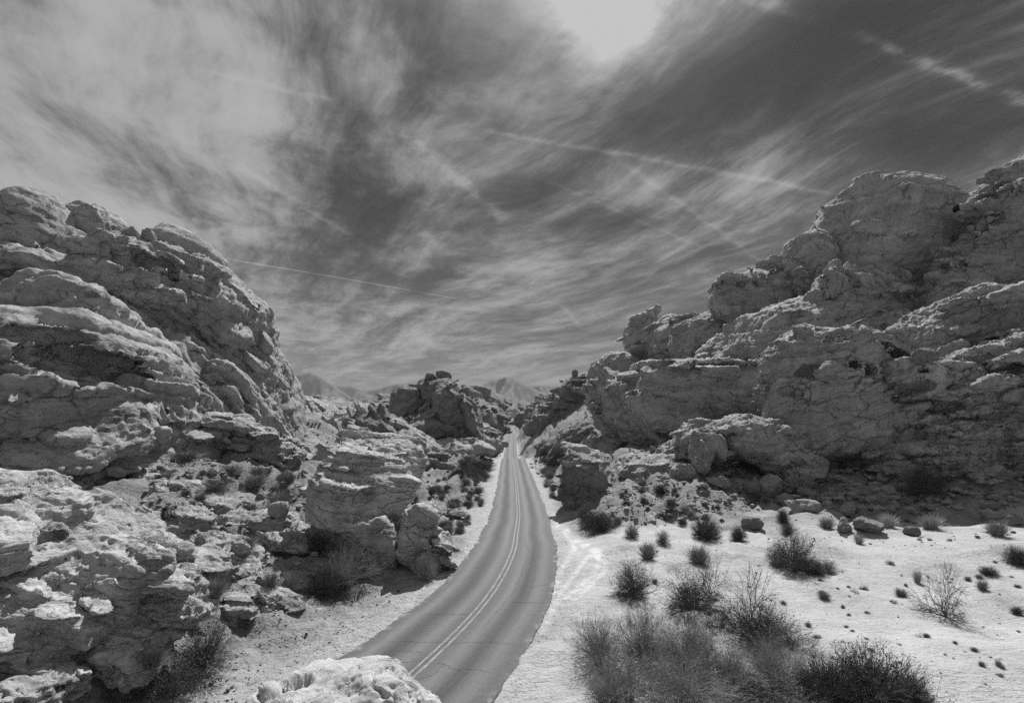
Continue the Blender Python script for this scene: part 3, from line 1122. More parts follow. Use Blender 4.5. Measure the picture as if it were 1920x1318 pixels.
        return V3, np.stack([k, k + 1, k + 3, k + 2], 1)

    def rp_(px, py):
        zr = 0.0
        for _ in range(6):
            Yq = (CZ - zr - 0.03) * FP / (py - YH)
            zr = float(road_z(Yq))
        return ((px - 960) / FP * Yq, Yq)
    for w0, pp in [(0.02, [(722, 1243), (760, 1242), (800, 1240)]), (0.025, [(820, 1244), (838, 1253), (890, 1254), (955, 1256)]),
                   (0.018, [(715, 1205), (770, 1203), (850, 1206), (905, 1203), (985, 1207)]), (0.018, [(785, 1152), (860, 1154), (890, 1153)]),
                   (0.05, [(958, 1128), (985, 1130), (1022, 1131)]), (0.03, [(905, 1008), (935, 1007), (965, 1007), (985, 1010)]),
                   (0.03, [(908, 1012), (940, 1011), (976, 1013)]), (0.016, [(783, 1277), (810, 1262), (830, 1246)]),
                   (0.02, [(985, 1010), (992, 1035), (984, 1070), (968, 1110), (940, 1145), (905, 1180)]),
                   (0.02, [(1000, 1040), (1003, 1080), (985, 1130)]), (0.016, [(966, 1096), (1000, 1098), (1034, 1097)]),
                   (0.02, [(700, 1230), (745, 1222), (790, 1224)])]:
        V3, F3 = strip([rp_(*p) for p in pp], w0)
        link('crack', mesh_np('crack', V3, F3, [mc]), road)


build_road()
print('ground, road', round(time.time() - T0, 1))
# ------------------------------------------------------------------ rock formations


def formation(name, label, cat, parts, group=None):
    """parts: (part name, rock_mesh arguments). One part alone becomes the thing itself."""
    Cs = [mk_blob(b)[0] for p in parts for b in p[1]['blobs']]
    c = np.mean(Cs, 0)
    c[2] = gz(c[0], c[1])[0]
    base = Vector([float(q) for q in c])
    if len(parts) == 1:
        me = rock_mesh(name, **parts[0][1])
        me.transform(Matrix.Translation(-base))
        o = link(name, me, None, base)
        # bedding stays in the attribute; the mesh sits on its own base point
        return tag(o, label, cat, group)
    root = bpy.data.objects.new(name, None)
    root.location = base
    root.empty_display_size = 1.0
    COL.objects.link(root)
    tag(root, label, cat, group)
    for pi, (pn, kw) in enumerate(parts):
        oth = [mk_blob(b) for pj, p in enumerate(parts) if pj != pi and not p[1].get('caves') for b in p[1]['blobs']]
        me = rock_mesh(pn, others=oth, **kw)
        me.transform(Matrix.Translation(-base))
        o = bpy.data.objects.new(pn, me)
        COL.objects.link(o)
        o.parent = root
    return root


ARCH = (-45, 48, -18, 0.3, 1.0, 1.0)
formation('cliff', 'tall layered sandstone cliff with rounded domes on top, left of the road', 'cliff', [
    ('dome', dict(blobs=[(62, 424, 60, 44, 62, 5, 4, 2.3), (105, 470, 62, 34, 50, 5, 30, 2.3)], h=0.14, bed=(0.3, 0, 1), ledge=(2.4, .2), thin=(.5, .08), crack=.22, seed=1, rough=.08, block=.12, joint=.12, warp=.6, facet=(2, .92, 1.0), chunk=(3, .5))),
    ('dome', dict(blobs=[(182, 430, 68, 44, 42, 5, 8, 2.3)], h=0.18, bed=(-.25, 0, 1), ledge=(1.2, .5), thin=(.4, .16), crack=.3, seed=2, block=.15, joint=.15, warp=.6, facet=(2, .92, 1.0), chunk=(3, .5))),
    ('dome', dict(blobs=[(358, 486, 80, 70, 42, 6, 44, 2.3)], h=0.2, bed=(0.5, 0, 1), ledge=(2.0, .3), thin=(.5, .1), crack=.2, seed=3, rough=.09, block=.12, joint=.12, warp=.6, facet=(2, .92, 1.0), chunk=(3, .5))),
    ('brow', dict(blobs=[(225, 520, 66, 84, 58, 8, 6, 2.7), (312, 532, 74, 76, 66, 9, 18, 2.6), (120, 510, 60, 100, 34, 7, 2)], h=0.17, bed=(0.22, 0, 1), ledge=(1.8, .75), thin=(.42, .2), crack=.3, seed=4,
                  caves=[(310, 496, 66, 40, 15, 5, 6)])),
    ('flank', dict(blobs=[('w', -62, 72, -6, 25, 38, 33, 2.5), ('w', -50, 52, 2, 14, 16, 22, 2.2, 0, 20)], h=0.16, bed=ARCH, wob=.6, block=.25,
                   ledge=(2.6, 2.3), thin=(1.0, .45), crack=.2, seed=5, rough=.03, joint=.15, chunk=(90, 1.3), facet=(0, .9, 1), k=1.5, caves=[(175, 690, 46, 85, 34, 5.0, 18), (60, 622, 42, 70, 18, 5, 0)])),
    ('buttress', dict(blobs=[(425, 685, 90, 74, 188, 18, -15, 2.3), (380, 610, 82, 76, 100, 16, 28)], h=0.2, bed=(.75, .1, .7), ledge=(2.2, .6), thin=(.5, .2), crack=.35, seed=6, holes=.35, rough=.14, sc=1.2)),
    ('buttress', dict(blobs=[(498, 775, 100, 46, 108, 14, -13, 2.6), (465, 760, 88, 36, 95, 8, -18)], h=0.25, bed=(.8, 0, .5), ledge=(2.0, .5), thin=(.5, .2), crack=.4, seed=7)),
    ('skirt', dict(blobs=[('w', -46, 58, -3, 13, 26, 17, 2.1, 0, 30), ('w', -44, 72, -2, 11, 18, 14, 2.2, 0, 38)], h=0.16, bed=ARCH, ledge=(1.8, .8),
                   thin=(.45, .22), crack=.4, seed=8, k=1.2, holes=.3, rough=.1, chunk=(90, 1.0), caves=[(283, 796, 55, 13, 15, 4.2), (335, 805, 58, 10, 9, 4), (395, 830, 66, 14, 26, 4), (240, 760, 51, 12, 10, 3.5)])),
])
formation('overhang_ledge', 'overhanging rock ledge with a dark hollow below, at the left edge', 'rock ledge', [
    ('ledge', dict(blobs=[(80, 815, 44, 165, 34, 7, 13, 2.6, 0, 26), (-40, 790, 42, 120, 40, 7, 0, 2.4, 0, 20)], h=0.1, bed=(.2, -.2, 1), ledge=(1.3, .45), thin=(.3, .14), crack=.3, seed=9, sc=.8)),
    ('back_wall', dict(blobs=[(120, 930, 44.5, 150, 66, 4.5, 8, 2.8), (-20, 920, 43, 90, 70, 5)], h=0.10, bed=(.3, 0, 1), ledge=(2.0, .2), thin=(.5, .05), crack=.15, seed=10, sc=.8, rough=.08)),
    ('block', dict(blobs=[(55, 945, 37, 46, 34, 2.0, 12, 2.8)], h=0.08, ledge=(.8, .3), seed=11, sc=.5)),
])
formation('knobbly_rock', 'knobbly pale rock face full of hollows in the bottom left corner', 'rock face', [
    ('ridge', dict(blobs=[(40, 1030, 20, 200, 50, 3.4, 18, 2.3, 0, 30), (-60, 990, 19, 120, 50, 3.4, 10, 2.3, 0, 30), (235, 1085, 20, 68, 34, 2.2, 22, 2.6, 0, 25)], h=0.045, bed=(.35, -.2, 1), ledge=(1.1, .5), thin=(.22, .12),
                   crack=.35, seed=12, sc=.42, holes=.25, rough=.1, chunk=(70, 1.2), mat=M['rock_pale'], caves=[(110, 1090, 17.0, 30, 16, .9, 20), (30, 1075, 16.4, 30, 12, .8, 10)])),
    ('face', dict(blobs=[(20, 1180, 17.9, 140, 66, 3.0, 18, 2.2, 0, 32), (158, 1150, 19.0, 80, 46, 2.4, 28, 2.2, 0, 32), (-40, 1270, 17.2, 120, 50, 2.4, 10, 2.2, 0, 30)], h=0.045, bed=(.3, .2, 1), ledge=(1.4, .4), thin=(.25, .1), crack=.35,
                  seed=13, sc=.45, holes=.4, rough=.12, chunk=(40, .9), k=.4, mat=M['rock_pale'], caves=[(150, 1165, 16.9, 34, 14, 1.0, -30), (20, 1250, 15.6, 50, 20, 1.0, -12), (205, 1140, 17.4, 18, 10, .8), (60, 1140, 16.2, 14, 12, .8), (95, 1215, 16.2, 30, 14, .9, -35)])),
    ('slab', dict(blobs=[(248, 1062, 20.5, 48, 24, 1.2, 6, 3.2, 0, 20)], h=0.04, bed=(.2, 0, 1), ledge=(.8, .2), crack=.2, seed=14, sc=.4, mat=M['rock_pale'])),
    ('block', dict(blobs=[(270, 1150, 20.5, 55, 40, 1.2, -20, 3.4, 0, 25)], h=0.045, bed=(.5, 0, 1), ledge=(.8, .3), crack=.3, seed=15, sc=.4, k=.1, mat=M['rock_pale'])),
    ('block', dict(blobs=[(225, 1200, 19.5, 50, 40, 1.0, 15, 3.2, 0, 25)], h=0.045, bed=(.5, 0, 1), ledge=(.8, .3), crack=.3, seed=16, sc=.4, k=.1, mat=M['rock_pale'])),
])
# ridges and small outcrops on the left rubble slope
OUT = [
    ('ridge of pale rock with a small dark cave, above the left shrubs', [(350, 1000, 34.5, 55, 42, 1.8, 35), (430, 1050, 33, 80, 26, 1.4, 36, 2.6), (490, 1090, 32, 40, 18, 1.2, 34)], .06, (.45, 0, 1), .6, [(349, 1006, 32.4, 10, 9, .9)]),
    ('blocky stack of thin rock layers at the foot of the left cliff', [(428, 812, 60, 36, 34, 3, 4, 3.2), (490, 826, 61, 46, 20, 3, 8, 3.2), (520, 858, 60, 46, 26, 3, 22, 2.8)], .11, (.12, 0, 1), .7, []),
    ('rounded layered outcrop in the middle of the left slope', [(392, 958, 40, 32, 30, 1.8, 15, 2.6), (355, 930, 42, 40, 22, 1.6, 30)], .075, (.3, 0, 1), .55, []),
    ('stepped outcrop with broken ledges left of the striped boulder', [(505, 1000, 38.5, 60, 34, 2.2, 14, 2.8), (545, 1030, 37, 40, 28, 1.6, 20, 3), (455, 985, 40, 34, 20, 1.5)], .075, (.25, 0, 1), .6, []),
    ('low flat shelf of rock under the left cliff foot', [(330, 893, 50, 60, 18, 2.2, 20, 2.8), (270, 930, 46, 46, 40, 2.2, 25, 2.6)], .09, (.3, 0, 1), .6, []),
    ('dark cracked rock hump left of the dark boulder', [(605, 880, 74, 36, 42, 4, 30, 2.6), (575, 862, 78, 30, 34, 4, 10)], .14, (.6, 0, .8), .8, []),
    ('faceted pale rock beside the round shrubs at lower left', [(300, 1125, 24, 52, 34, 1.2, -25, 3.2), (250, 1165, 23, 40, 34, 1.0, 10, 3)], .05, (.6, 0, 1), .42, []),
    ('small hollowed rock at the edge of the left gravel verge', [(530, 1135, 29, 34, 16, .8, 8, 2.8), (480, 1112, 30, 38, 22, 1.0, 28)], .055, (.3, 0, 1), .4, []),
    ('broken pale rock between the two left shrubs', [(430, 1140, 26.5, 30, 26, .8, 30, 2.8), (380, 1060, 30, 48, 28, 1.3, 24, 2.8)], .055, (.3, 0, 1), .45, []),
    ('crumbled pale rock in the lowest left corner', [(40, 1306, 15.5, 60, 10, .8, -8, 2.6), (110, 1275, 17.5, 34, 12, .6, -14, 2.8)], .04, (.2, 0, 1), .35, []),
]
for i, (lab, bl, h, bed, sc, cv) in enumerate(OUT):
    formation('rock_outcrop', lab, 'rock outcrop', [('body', dict(blobs=[b], h=h, bed=bed, sc=sc, caves=cv, seed=20 + i * 3 + j, ledge=(.9, .55), thin=(.3, .2), crack=.4, rough=.12, k=.3, chunk=(22, 1.0))) for j, b in enumerate(bl)], 'outcrops on the left slope')

formation('striped_boulder', 'big pale boulder with ledge stripes and a shadowed front, left of the road', 'boulder', [
    ('cap', dict(blobs=[(692, 900, 40, 86, 46, 5.8, 15, 2.5, 0, 34), (652, 878, 40.5, 46, 38, 4.8, 6, 2.5, 0, 33)], h=0.055, bed=(.10, -.05, 1), wob=.6, ledge=(1.3, .75), thin=(.45, .3), crack=.2, seed=40, sc=.62, rough=.05,
                 block=.15, joint=.1, facet=(0, .9, .99), chunk=(16, 1.0), mat=M['rock_pale'])),
    ('body', dict(blobs=[(716, 1030, 37.8, 54, 62, 3.0, -4, 3.6), (655, 1010, 39.4, 60, 44, 3.2, 6, 2.8)], h=0.06, bed=(.2, 0, 1), ledge=(2.0, .3), thin=(.5, .1), crack=.3, seed=41, sc=.62, rough=.1, facet=(3, .86, .98), chunk=(12, .7))),
    ('side_slab', dict(blobs=[(790, 1000, 37.4, 26, 54, 2.6, 4, 3.0, -30), (802, 958, 36.9, 20, 12, 1.8, 25, 2.6)], h=0.055, bed=(.3, 0, 1), ledge=(1.1, .4), thin=(.3, .16), crack=.3, seed=42, sc=.55, mat=M['rock_pale'], chunk=(8, .6))),
    ('foot', dict(blobs=[(815, 1040, 37, 26, 38, 1.8, 20, 2.6, 0, 30)], h=0.055, bed=(.4, 0, 1), ledge=(.9, .5), crack=.4, seed=43, sc=.5, mat=M['rock_pale'], chunk=(12, .7))),
    ('foot', dict(blobs=[(632, 1035, 37.8, 54, 30, 2.0, -20, 2.6, 0, 20)], h=0.055, bed=(.4, 0, 1), ledge=(.9, .5), crack=.4, seed=47, sc=.5, chunk=(12, .7))),
])
formation('dark_boulder', 'dark rounded boulder with a sloping layered tail, in front of the knobbed hill', 'boulder', [
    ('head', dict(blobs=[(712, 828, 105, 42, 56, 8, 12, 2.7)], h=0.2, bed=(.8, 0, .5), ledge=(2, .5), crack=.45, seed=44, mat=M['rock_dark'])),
    ('tail', dict(blobs=[(775, 842, 104, 52, 34, 8, 33, 2.5), (740, 868, 100, 52, 22, 6, 10)], h=0.2, bed=(.5, 0, 1), ledge=(1.2, .6), thin=(.4, .2), crack=.5, seed=45)),
    ('knob', dict(blobs=[(812, 872, 100, 19, 18, 3, 10, 2.6)], h=0.2, ledge=(1.2, .3), seed=46, mat=M['rock_dark'])),
])
formation('knobbed_hill', 'rocky hill topped by two round knobs in the middle distance', 'rock hill', [
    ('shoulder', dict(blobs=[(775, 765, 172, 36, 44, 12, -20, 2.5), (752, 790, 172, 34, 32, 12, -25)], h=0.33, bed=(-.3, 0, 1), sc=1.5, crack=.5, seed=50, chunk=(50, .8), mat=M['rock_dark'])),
    ('dome', dict(blobs=[(832, 738, 168, 30, 30, 10, 0, 2.4), (800, 738, 169, 20, 26, 8)], h=0.33, bed=(-.5, 0, 1), sc=1.2, crack=.5, seed=51, chunk=(14, .5), mat=M['rock_dark'])),
    ('knob', dict(blobs=[(806, 710, 168, 11, 11, 3, 0, 2.3)], h=0.25, sc=1, crack=.1, ledge=(1.2, .2), seed=52, chunk=(0, 1), facet=(2, .9, 1), mat=M['rock_dark'])),
    ('knob', dict(blobs=[(831, 708, 167, 15, 13, 4, 8, 2.3)], h=0.25, sc=1, crack=.1, ledge=(1.2, .2), seed=53, chunk=(0, 1), facet=(2, .9, 1), mat=M['rock_dark'])),
    ('slab', dict(blobs=[(856, 782, 160, 36, 66, 12, -24, 2.6), (820, 800, 160, 70, 30, 12, -22, 2.6)], h=0.31, bed=(-.6, 0, 1), sc=1.4, ledge=(1.6, .6), crack=.55, seed=54, chunk=(50, .7), mat=M['rock_dark'])),
    ('slab', dict(blobs=[(800, 812, 158, 84, 28, 14, -6, 2.5), (790, 790, 160, 66, 20, 10, -24, 2.6)], h=0.31, bed=(-.6, 0, 1), sc=1.4, ledge=(1.6, .6), crack=.55, seed=55, chunk=(50, .7), mat=M['rock_dark'])),
    ('ledge', dict(blobs=[(862, 842, 145, 66, 18, 9, 6, 2.8), (905, 826, 165, 40, 26, 10, 20)], h=0.27, bed=(.1, 0, 1), sc=1.1, ledge=(1.4, .5), crack=.5, seed=56)),
    ('slope', dict(blobs=[(918, 800, 190, 30, 40, 14, 20, 2.4), (740, 800, 178, 40, 40, 14, -20, 2.4)], h=0.36, bed=(.3, 0, 1), sc=1.3, chunk=(90, .9), crack=.5, seed=58, mat=M['rock_dark'])),
    ('fin', dict(blobs=[(886, 795, 158, 14, 62, 9, -20, 2.8)], h=0.3, bed=(.6, 0, .8), sc=1.2, seed=57, chunk=(20, .6), mat=M['rock_dark'])),
])
formation('far_ridge', 'rough dark ridge sloping down to the road behind the knobbed hill', 'ridge', [
    ('body', dict(blobs=[(905, 775, 640, 46, 36, 50, 24, 2.4), (885, 752, 600, 30, 26, 40, 10), (932, 772, 660, 18, 30, 44, 20), (860, 780, 560, 60, 40, 40)], h=1.2, bed=(.3, 0, 1), sc=4.0, warp=1.3, rough=.3, crack=.6, seed=60, mat=M['rock_dark'])),
])
formation('far_ridge', 'long broken ridge of dark rock far behind the cliff foot', 'ridge', [
    ('crest', dict(blobs=[(600, 782, 420, 70, 30, 40, 0, 2.3), (660, 782, 430, 60, 24, 40), (730, 778, 440, 60, 32, 40), (620, 760, 430, 26, 14, 16), (545, 780, 420, 60, 26, 40)], h=0.85, bed=(.4, 0, 1), sc=3.2, warp=1.5, rough=.35, crack=.8, seed=61, mat=M['rock_dark'])),
    ('foothill', dict(blobs=[(610, 790, 260, 80, 30, 30, 10), (690, 795, 280, 60, 30, 26, 5), (555, 785, 240, 50, 40, 26, 20)], h=0.55, bed=(.5, 0, 1), sc=2.4, warp=1.5, rough=.4, crack=.9, seed=62)),
])
formation('fin_rocks', 'row of upright rock fins at the foot of the far ridge', 'rock outcrop', [
    ('fin', dict(blobs=[(580 + 22 * i, 800 + 8 * (i % 2), 170 - 8 * i, 15, 34, 5, 22 + 5 * (i % 3), 2.6) for i in range(5)], h=0.33, bed=(.8, 0, .4), sc=1.3, warp=1.2, rough=.3, crack=.7, seed=63, k=.2)),
    ('base', dict(blobs=[(620, 835, 150, 60, 24, 12, 12, 2.4), (575, 832, 140, 46, 34, 10, 20)], h=0.3, bed=(.6, 0, .8), sc=1.2, warp=1.2, rough=.35, crack=.7, seed=64)),
])
# right side, from the road outwards
formation('roadside_rock', 'squat dark rock standing alone close to the right side of the road', 'boulder', [
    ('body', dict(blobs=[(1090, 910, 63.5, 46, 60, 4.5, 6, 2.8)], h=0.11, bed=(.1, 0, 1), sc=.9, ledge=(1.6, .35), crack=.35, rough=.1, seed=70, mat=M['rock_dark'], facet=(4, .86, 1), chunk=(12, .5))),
    ('skirt', dict(blobs=[(1128, 945, 63, 56, 28, 5, 22, 2.4)], h=0.11, bed=(.3, 0, 1), sc=.8, ledge=(1.2, .35), crack=.35, rough=.12, seed=75, mat=M['rock_dark'], chunk=(24, .6))),
    ('cap', dict(blobs=[(1096, 856, 63.5, 38, 15, 4.0, 10, 2.6, 0, 12)], h=0.11, bed=(.1, 0, 1), sc=.8, ledge=(1.0, .4), seed=71, chunk=(8, .5))),
])
formation('rubble_bank', 'dark bank of broken rock between the far road and the shelf cliff', 'rock slope', [
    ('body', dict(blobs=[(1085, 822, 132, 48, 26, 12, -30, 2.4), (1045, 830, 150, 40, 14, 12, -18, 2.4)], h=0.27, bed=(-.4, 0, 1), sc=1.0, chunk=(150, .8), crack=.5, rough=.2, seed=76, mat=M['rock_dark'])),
    ('toe', dict(blobs=[(1120, 850, 100, 50, 24, 8, -20, 2.4)], h=0.2, bed=(-.3, 0, 1), sc=.8, chunk=(90, .8), crack=.5, rough=.2, seed=77)),
])
formation('talus_outcrop', 'low broken outcrop rising through the sunlit talus behind the dark roadside shrub', 'rock outcrop', [
    ('body', dict(blobs=[(1215, 895, 72, 80, 22, 6, -16, 2.4, 0, 25), (1290, 870, 75, 70, 26, 6, -20, 2.4, 0, 25)], h=0.13, bed=(-.2, 0, 1), sc=.7, chunk=(170, .8), crack=.4, rough=.2, seed=78))])
formation('far_knob_rock', 'smooth far rock dome with a balanced block, right of the road end', 'rock hill', [
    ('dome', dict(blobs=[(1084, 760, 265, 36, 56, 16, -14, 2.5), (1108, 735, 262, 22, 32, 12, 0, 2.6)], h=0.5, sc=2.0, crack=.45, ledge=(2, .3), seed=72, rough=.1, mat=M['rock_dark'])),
    ('slope', dict(blobs=[(1040, 785, 275, 60, 26, 20, -20, 2.4), (1052, 765, 300, 20, 26, 10, 0)], h=0.55, sc=2.2, crack=.8, rough=.4, warp=1.4, seed=73, mat=M['rock_dark'])),
])
formation('far_ridge', 'low dark rock ridge right of where the road ends', 'ridge', [
    ('body', dict(blobs=[(1016, 762, 620, 14, 26, 20, 0), (1005, 788, 640, 36, 24, 40, -20), (1040, 770, 600, 40, 30, 40)], h=1.2, sc=4.0, warp=1.3, rough=.4, crack=.6, seed=74, mat=M['rock_dark']))])
formation('butte', 'high sandstone butte with a domed summit, in shade on the right', 'butte', [
    ('summit', dict(blobs=[(1645, 462, 130, 100, 114, 18, 4, 3.0), (1735, 480, 130, 96, 86, 16, 24, 2.4)], h=0.3, bed=(.12, 0, 1), sc=1.8, warp=.6, ledge=(3.2, .25), thin=(.5, .09), crack=.28, crl=(12, 12, 16), rough=.07, seed=80, facet=(3, .9, 1.0), chunk=(18, .8))),
    ('shoulder', dict(blobs=[(1522, 520, 133, 32, 88, 11, -10, 2.6), (1560, 560, 130, 60, 60, 12, 30)], h=0.28, bed=(.3, 0, 1), sc=1.5, ledge=(2.4, .3), crack=.4, rough=.12, seed=81)),
    ('shoulder', dict(blobs=[(1388, 575, 150, 44, 68, 12, -18, 2.6), (1440, 560, 148, 64, 68, 14, -6, 2.4)], h=0.32, bed=(.3, 0, 1), sc=1.6, ledge=(2.2, .4), crack=.4, rough=.12, seed=82)),
    ('rib', dict(blobs=[(1545 + 26 * i, 545 - 2 * i, 116, 20, 36, 5, 16, 2.6) for i in range(5)], h=0.25, bed=(.7, 0, .4), sc=1.2, crack=.3, k=.15, ledge=(2, .25), seed=83)),
    ('wall', dict(blobs=[(1560, 640, 122, 190, 90, 15, -10, 2.6), (1420, 650, 130, 120, 60, 14, -22, 2.4), (1700, 640, 122, 150, 110, 15, 0, 2.4)], h=0.28, bed=(-.1, .1, 1), sc=1.7, ledge=(2.6, .6), crack=.55, rough=.16, seed=84, k=1.5, chunk=(80, 1.0))),
    ('toe', dict(blobs=[(1320, 640, 160, 66, 46, 13, -28, 2.4), (1270, 640, 180, 50, 46, 13, 0, 2.5), (1350, 680, 140, 90, 30, 12, -20)], h=0.33, bed=(-.3, 0, 1), sc=1.7, ledge=(2.2, .6), crack=.5, rough=.18, seed=85, chunk=(70, .9))),
    ('peak', dict(blobs=[(1222, 660, 205, 42, 72, 16, -26, 2.5), (1175, 740, 200, 52, 84, 18, -34, 2.4), (1246, 640, 205, 32, 46, 14, 10, 2.4)], h=0.4, bed=(-.4, 0, 1), sc=2.0, ledge=(2.4, .35), crack=.45, rough=.12, seed=86, chunk=(60, .9), facet=(3, .88, 1))),
])
formation('back_ridge', 'low rough ridge on the skyline between the butte and the right dome', 'ridge', [
    ('body', dict(blobs=[(1800, 410, 180, 72, 36, 14, -4, 2.5), (1860, 400, 180, 50, 36, 14)], h=0.4, bed=(-.25, 0, 1), sc=1.8, ledge=(1.6, .6), thin=(.4, .2), crack=.5, rough=.25, seed=87))])
formation('dome_cliff', 'steep rounded cliff rising out of the frame at the right edge', 'cliff', [
    ('dome', dict(blobs=[(1900, 400, 104, 50, 98, 10, 8, 2.7), (1960, 420, 98, 70, 130, 10)], h=0.22, bed=(.2, 0, 1), sc=1.5, warp=.7, ledge=(3, .3), crack=.4, rough=.1, seed=88, holes=.4)),
    ('slope', dict(blobs=[(1835, 560, 106, 100, 130, 12, 34, 2.4), (1940, 560, 94, 60, 150, 10, 10)], h=0.23, bed=(.5, 0, 1), sc=1.5, ledge=(2.4, .4), crack=.5, rough=.18, seed=89, chunk=(40, .9))),
])
formation('shelf_cliff', 'smooth shaded cliff with a flat sunlit top, in front of the butte', 'cliff', [
    ('shelf', dict(blobs=[(1320, 765, 96, 145, 80, 13, -2, 3.6), (1230, 770, 99, 80, 78, 13, -10, 2.8)], h=0.2, bed=(.06, .04, 1), sc=1.3, warp=.7, ledge=(3, .35), thin=(.4, .1), crack=.25, rough=.09, seed=90)),
    ('nose', dict(blobs=[(1165, 780, 104, 46, 84, 12, -30, 2.4), (1205, 800, 96, 40, 66, 8, -34, 2.4)], h=0.21, bed=(.7, 0, .7), sc=1.3, ledge=(2.4, .4), crack=.4, rough=.12, seed=91)),
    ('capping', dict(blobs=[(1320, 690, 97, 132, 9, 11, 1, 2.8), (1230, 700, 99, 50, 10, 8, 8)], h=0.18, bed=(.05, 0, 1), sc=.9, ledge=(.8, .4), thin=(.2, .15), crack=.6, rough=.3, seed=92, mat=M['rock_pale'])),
])
formation('round_boulder', 'huge round boulder with dark hollows and a sunlit rim, right of the road', 'boulder', [
    ('head', dict(blobs=[(1560, 720, 73, 128, 112, 9, 10, 2.25)], h=0.12, bed=(-.14, .1, 1), sc=1.1, warp=.8, ledge=(1.5, .5), thin=(.36, .2), crack=.35, rough=.1, seed=100, chunk=(24, .8), facet=(2, .93, 1),
                  caves=[(1545, 694, 63.5, 28, 15, 5.2, 10), (1628, 696, 64.5, 15, 11, 6), (1492, 730, 64.5, 38, 12, 6, 10), (1448, 750, 67.5, 12, 9, 6), (1605, 686, 64, 8, 6, 3.5), (1515, 752, 64, 24, 5, 4, -5), (1660, 660, 68, 30, 10, 4, 30)])),
    ('foot', dict(blobs=[(1590, 800, 71, 150, 80, 7, 6, 2.5)], h=0.13, bed=(-.3, 0, 1), sc=1.1, warp=.6, ledge=(3, .25), thin=(.5, .07), crack=.2, rough=.08, seed=101, chunk=(14, .9))),
])
formation('hollow_rock', 'smaller rock with one deep hollow beside the huge round boulder', 'boulder', [
    ('body', dict(blobs=[(1735, 722, 66, 86, 40, 5, 10, 2.4), (1800, 760, 67, 80, 60, 6, 12)], h=0.12, bed=(-.1, 0, 1), sc=1.0, ledge=(1.1, .35), thin=(.3, .14), crack=.35, rough=.16, seed=102,
                  caves=[(1738, 727, 60.8, 28, 13, 4.2, -18), (1740, 694, 61.5, 12, 5, 3, 8)]))])
formation('banked_ledge', 'long rounded ledge with a bright sunlit edge, upper right', 'rock ledge', [
    ('body', dict(blobs=[(1840, 622, 76, 120, 76, 8, -14, 2.5), (1745, 640, 77, 50, 56, 7, -38, 2.4), (1930, 600, 76, 70, 60, 8)], h=0.13, bed=(-.3, 0, 1), sc=1.1, ledge=(2.0, .5), thin=(.4, .16), crack=.4, rough=.16, seed=103))])
formation('layered_slope', 'slope of thin broken rock layers at the right edge', 'rock slope', [
    ('upper', dict(blobs=[(1850, 720, 67, 150, 66, 8, -17, 2.4), (1940, 690, 66, 90, 80, 8, -10)], h=0.11, bed=(-.22, .05, 1), sc=.9, ledge=(.9, .7), thin=(.3, .24), crack=.6, rough=.2, seed=104, chunk=(150, 1.0))),
    ('lower', dict(blobs=[(1800, 850, 65, 170, 76, 6, -8, 2.5), (1930, 840, 62, 90, 110, 7)], h=0.11, bed=(-.12, .05, 1), sc=.9, ledge=(1.2, .6), thin=(.35, .2), crack=.6, rough=.2, seed=105, chunk=(140, 1.0))),
])
formation('low_ledge', 'low rock ledge with a sunlit crest at the foot of the shelf cliff', 'rock ledge', [
    ('body', dict(blobs=[(1420, 832, 70, 84, 44, 6, 2, 2.8), (1340, 825, 74, 76, 34, 6, -14, 2.6)], h=0.12, bed=(-.15, 0, 1), sc=.9, ledge=(1.2, .5), thin=(.3, .16), crack=.4, rough=.2, seed=106)),
    ('block', dict(blobs=[(1316, 850, 67, 18, 34, 2, 18, 3.4), (1342, 842, 67.4, 16, 28, 2, -16, 3.4)], h=0.1, sc=.7, bed=(.8, 0, .4), ledge=(1, .2), crack=.3, seed=107, k=.05, chunk=(4, .5))),
    ('block', dict(blobs=[(1480, 870, 67, 60, 26, 3, 8, 3.0)], h=0.1, sc=.7, seed=108)),
])
# the spur of rock under the viewpoint
formation('foreground_rock', 'pale ridged rock top in the immediate foreground, hiding the road edge', 'rock', [
    ('crown', dict(blobs=[(625, 1372, 6.6, 140, 104, 1.1, 8, 2.2), (695, 1322, 6.7, 44, 46, .5, 20, 2.6), (740, 1362, 6.4, 84, 32, .7, 8, 2.6)], h=0.016, bed=(.55, -.1, .8), sc=.16, ledge=(1.6, .8), thin=(.55, .22),
                   crack=.15, rough=.06, seed=110, mat=M['rock_near'], warp=.9, block=.25, joint=.1, facet=(0, .93, 1), chunk=(0, 1.0), bedk=.4)),
    ('stem', dict(blobs=[(600, 1960, 6.2, 270, 560, 1.9, 0, 2.6)], h=0.08, bed=(.2, 0, 1), sc=.4, seed=111, mat=M['rock_near'])),
])


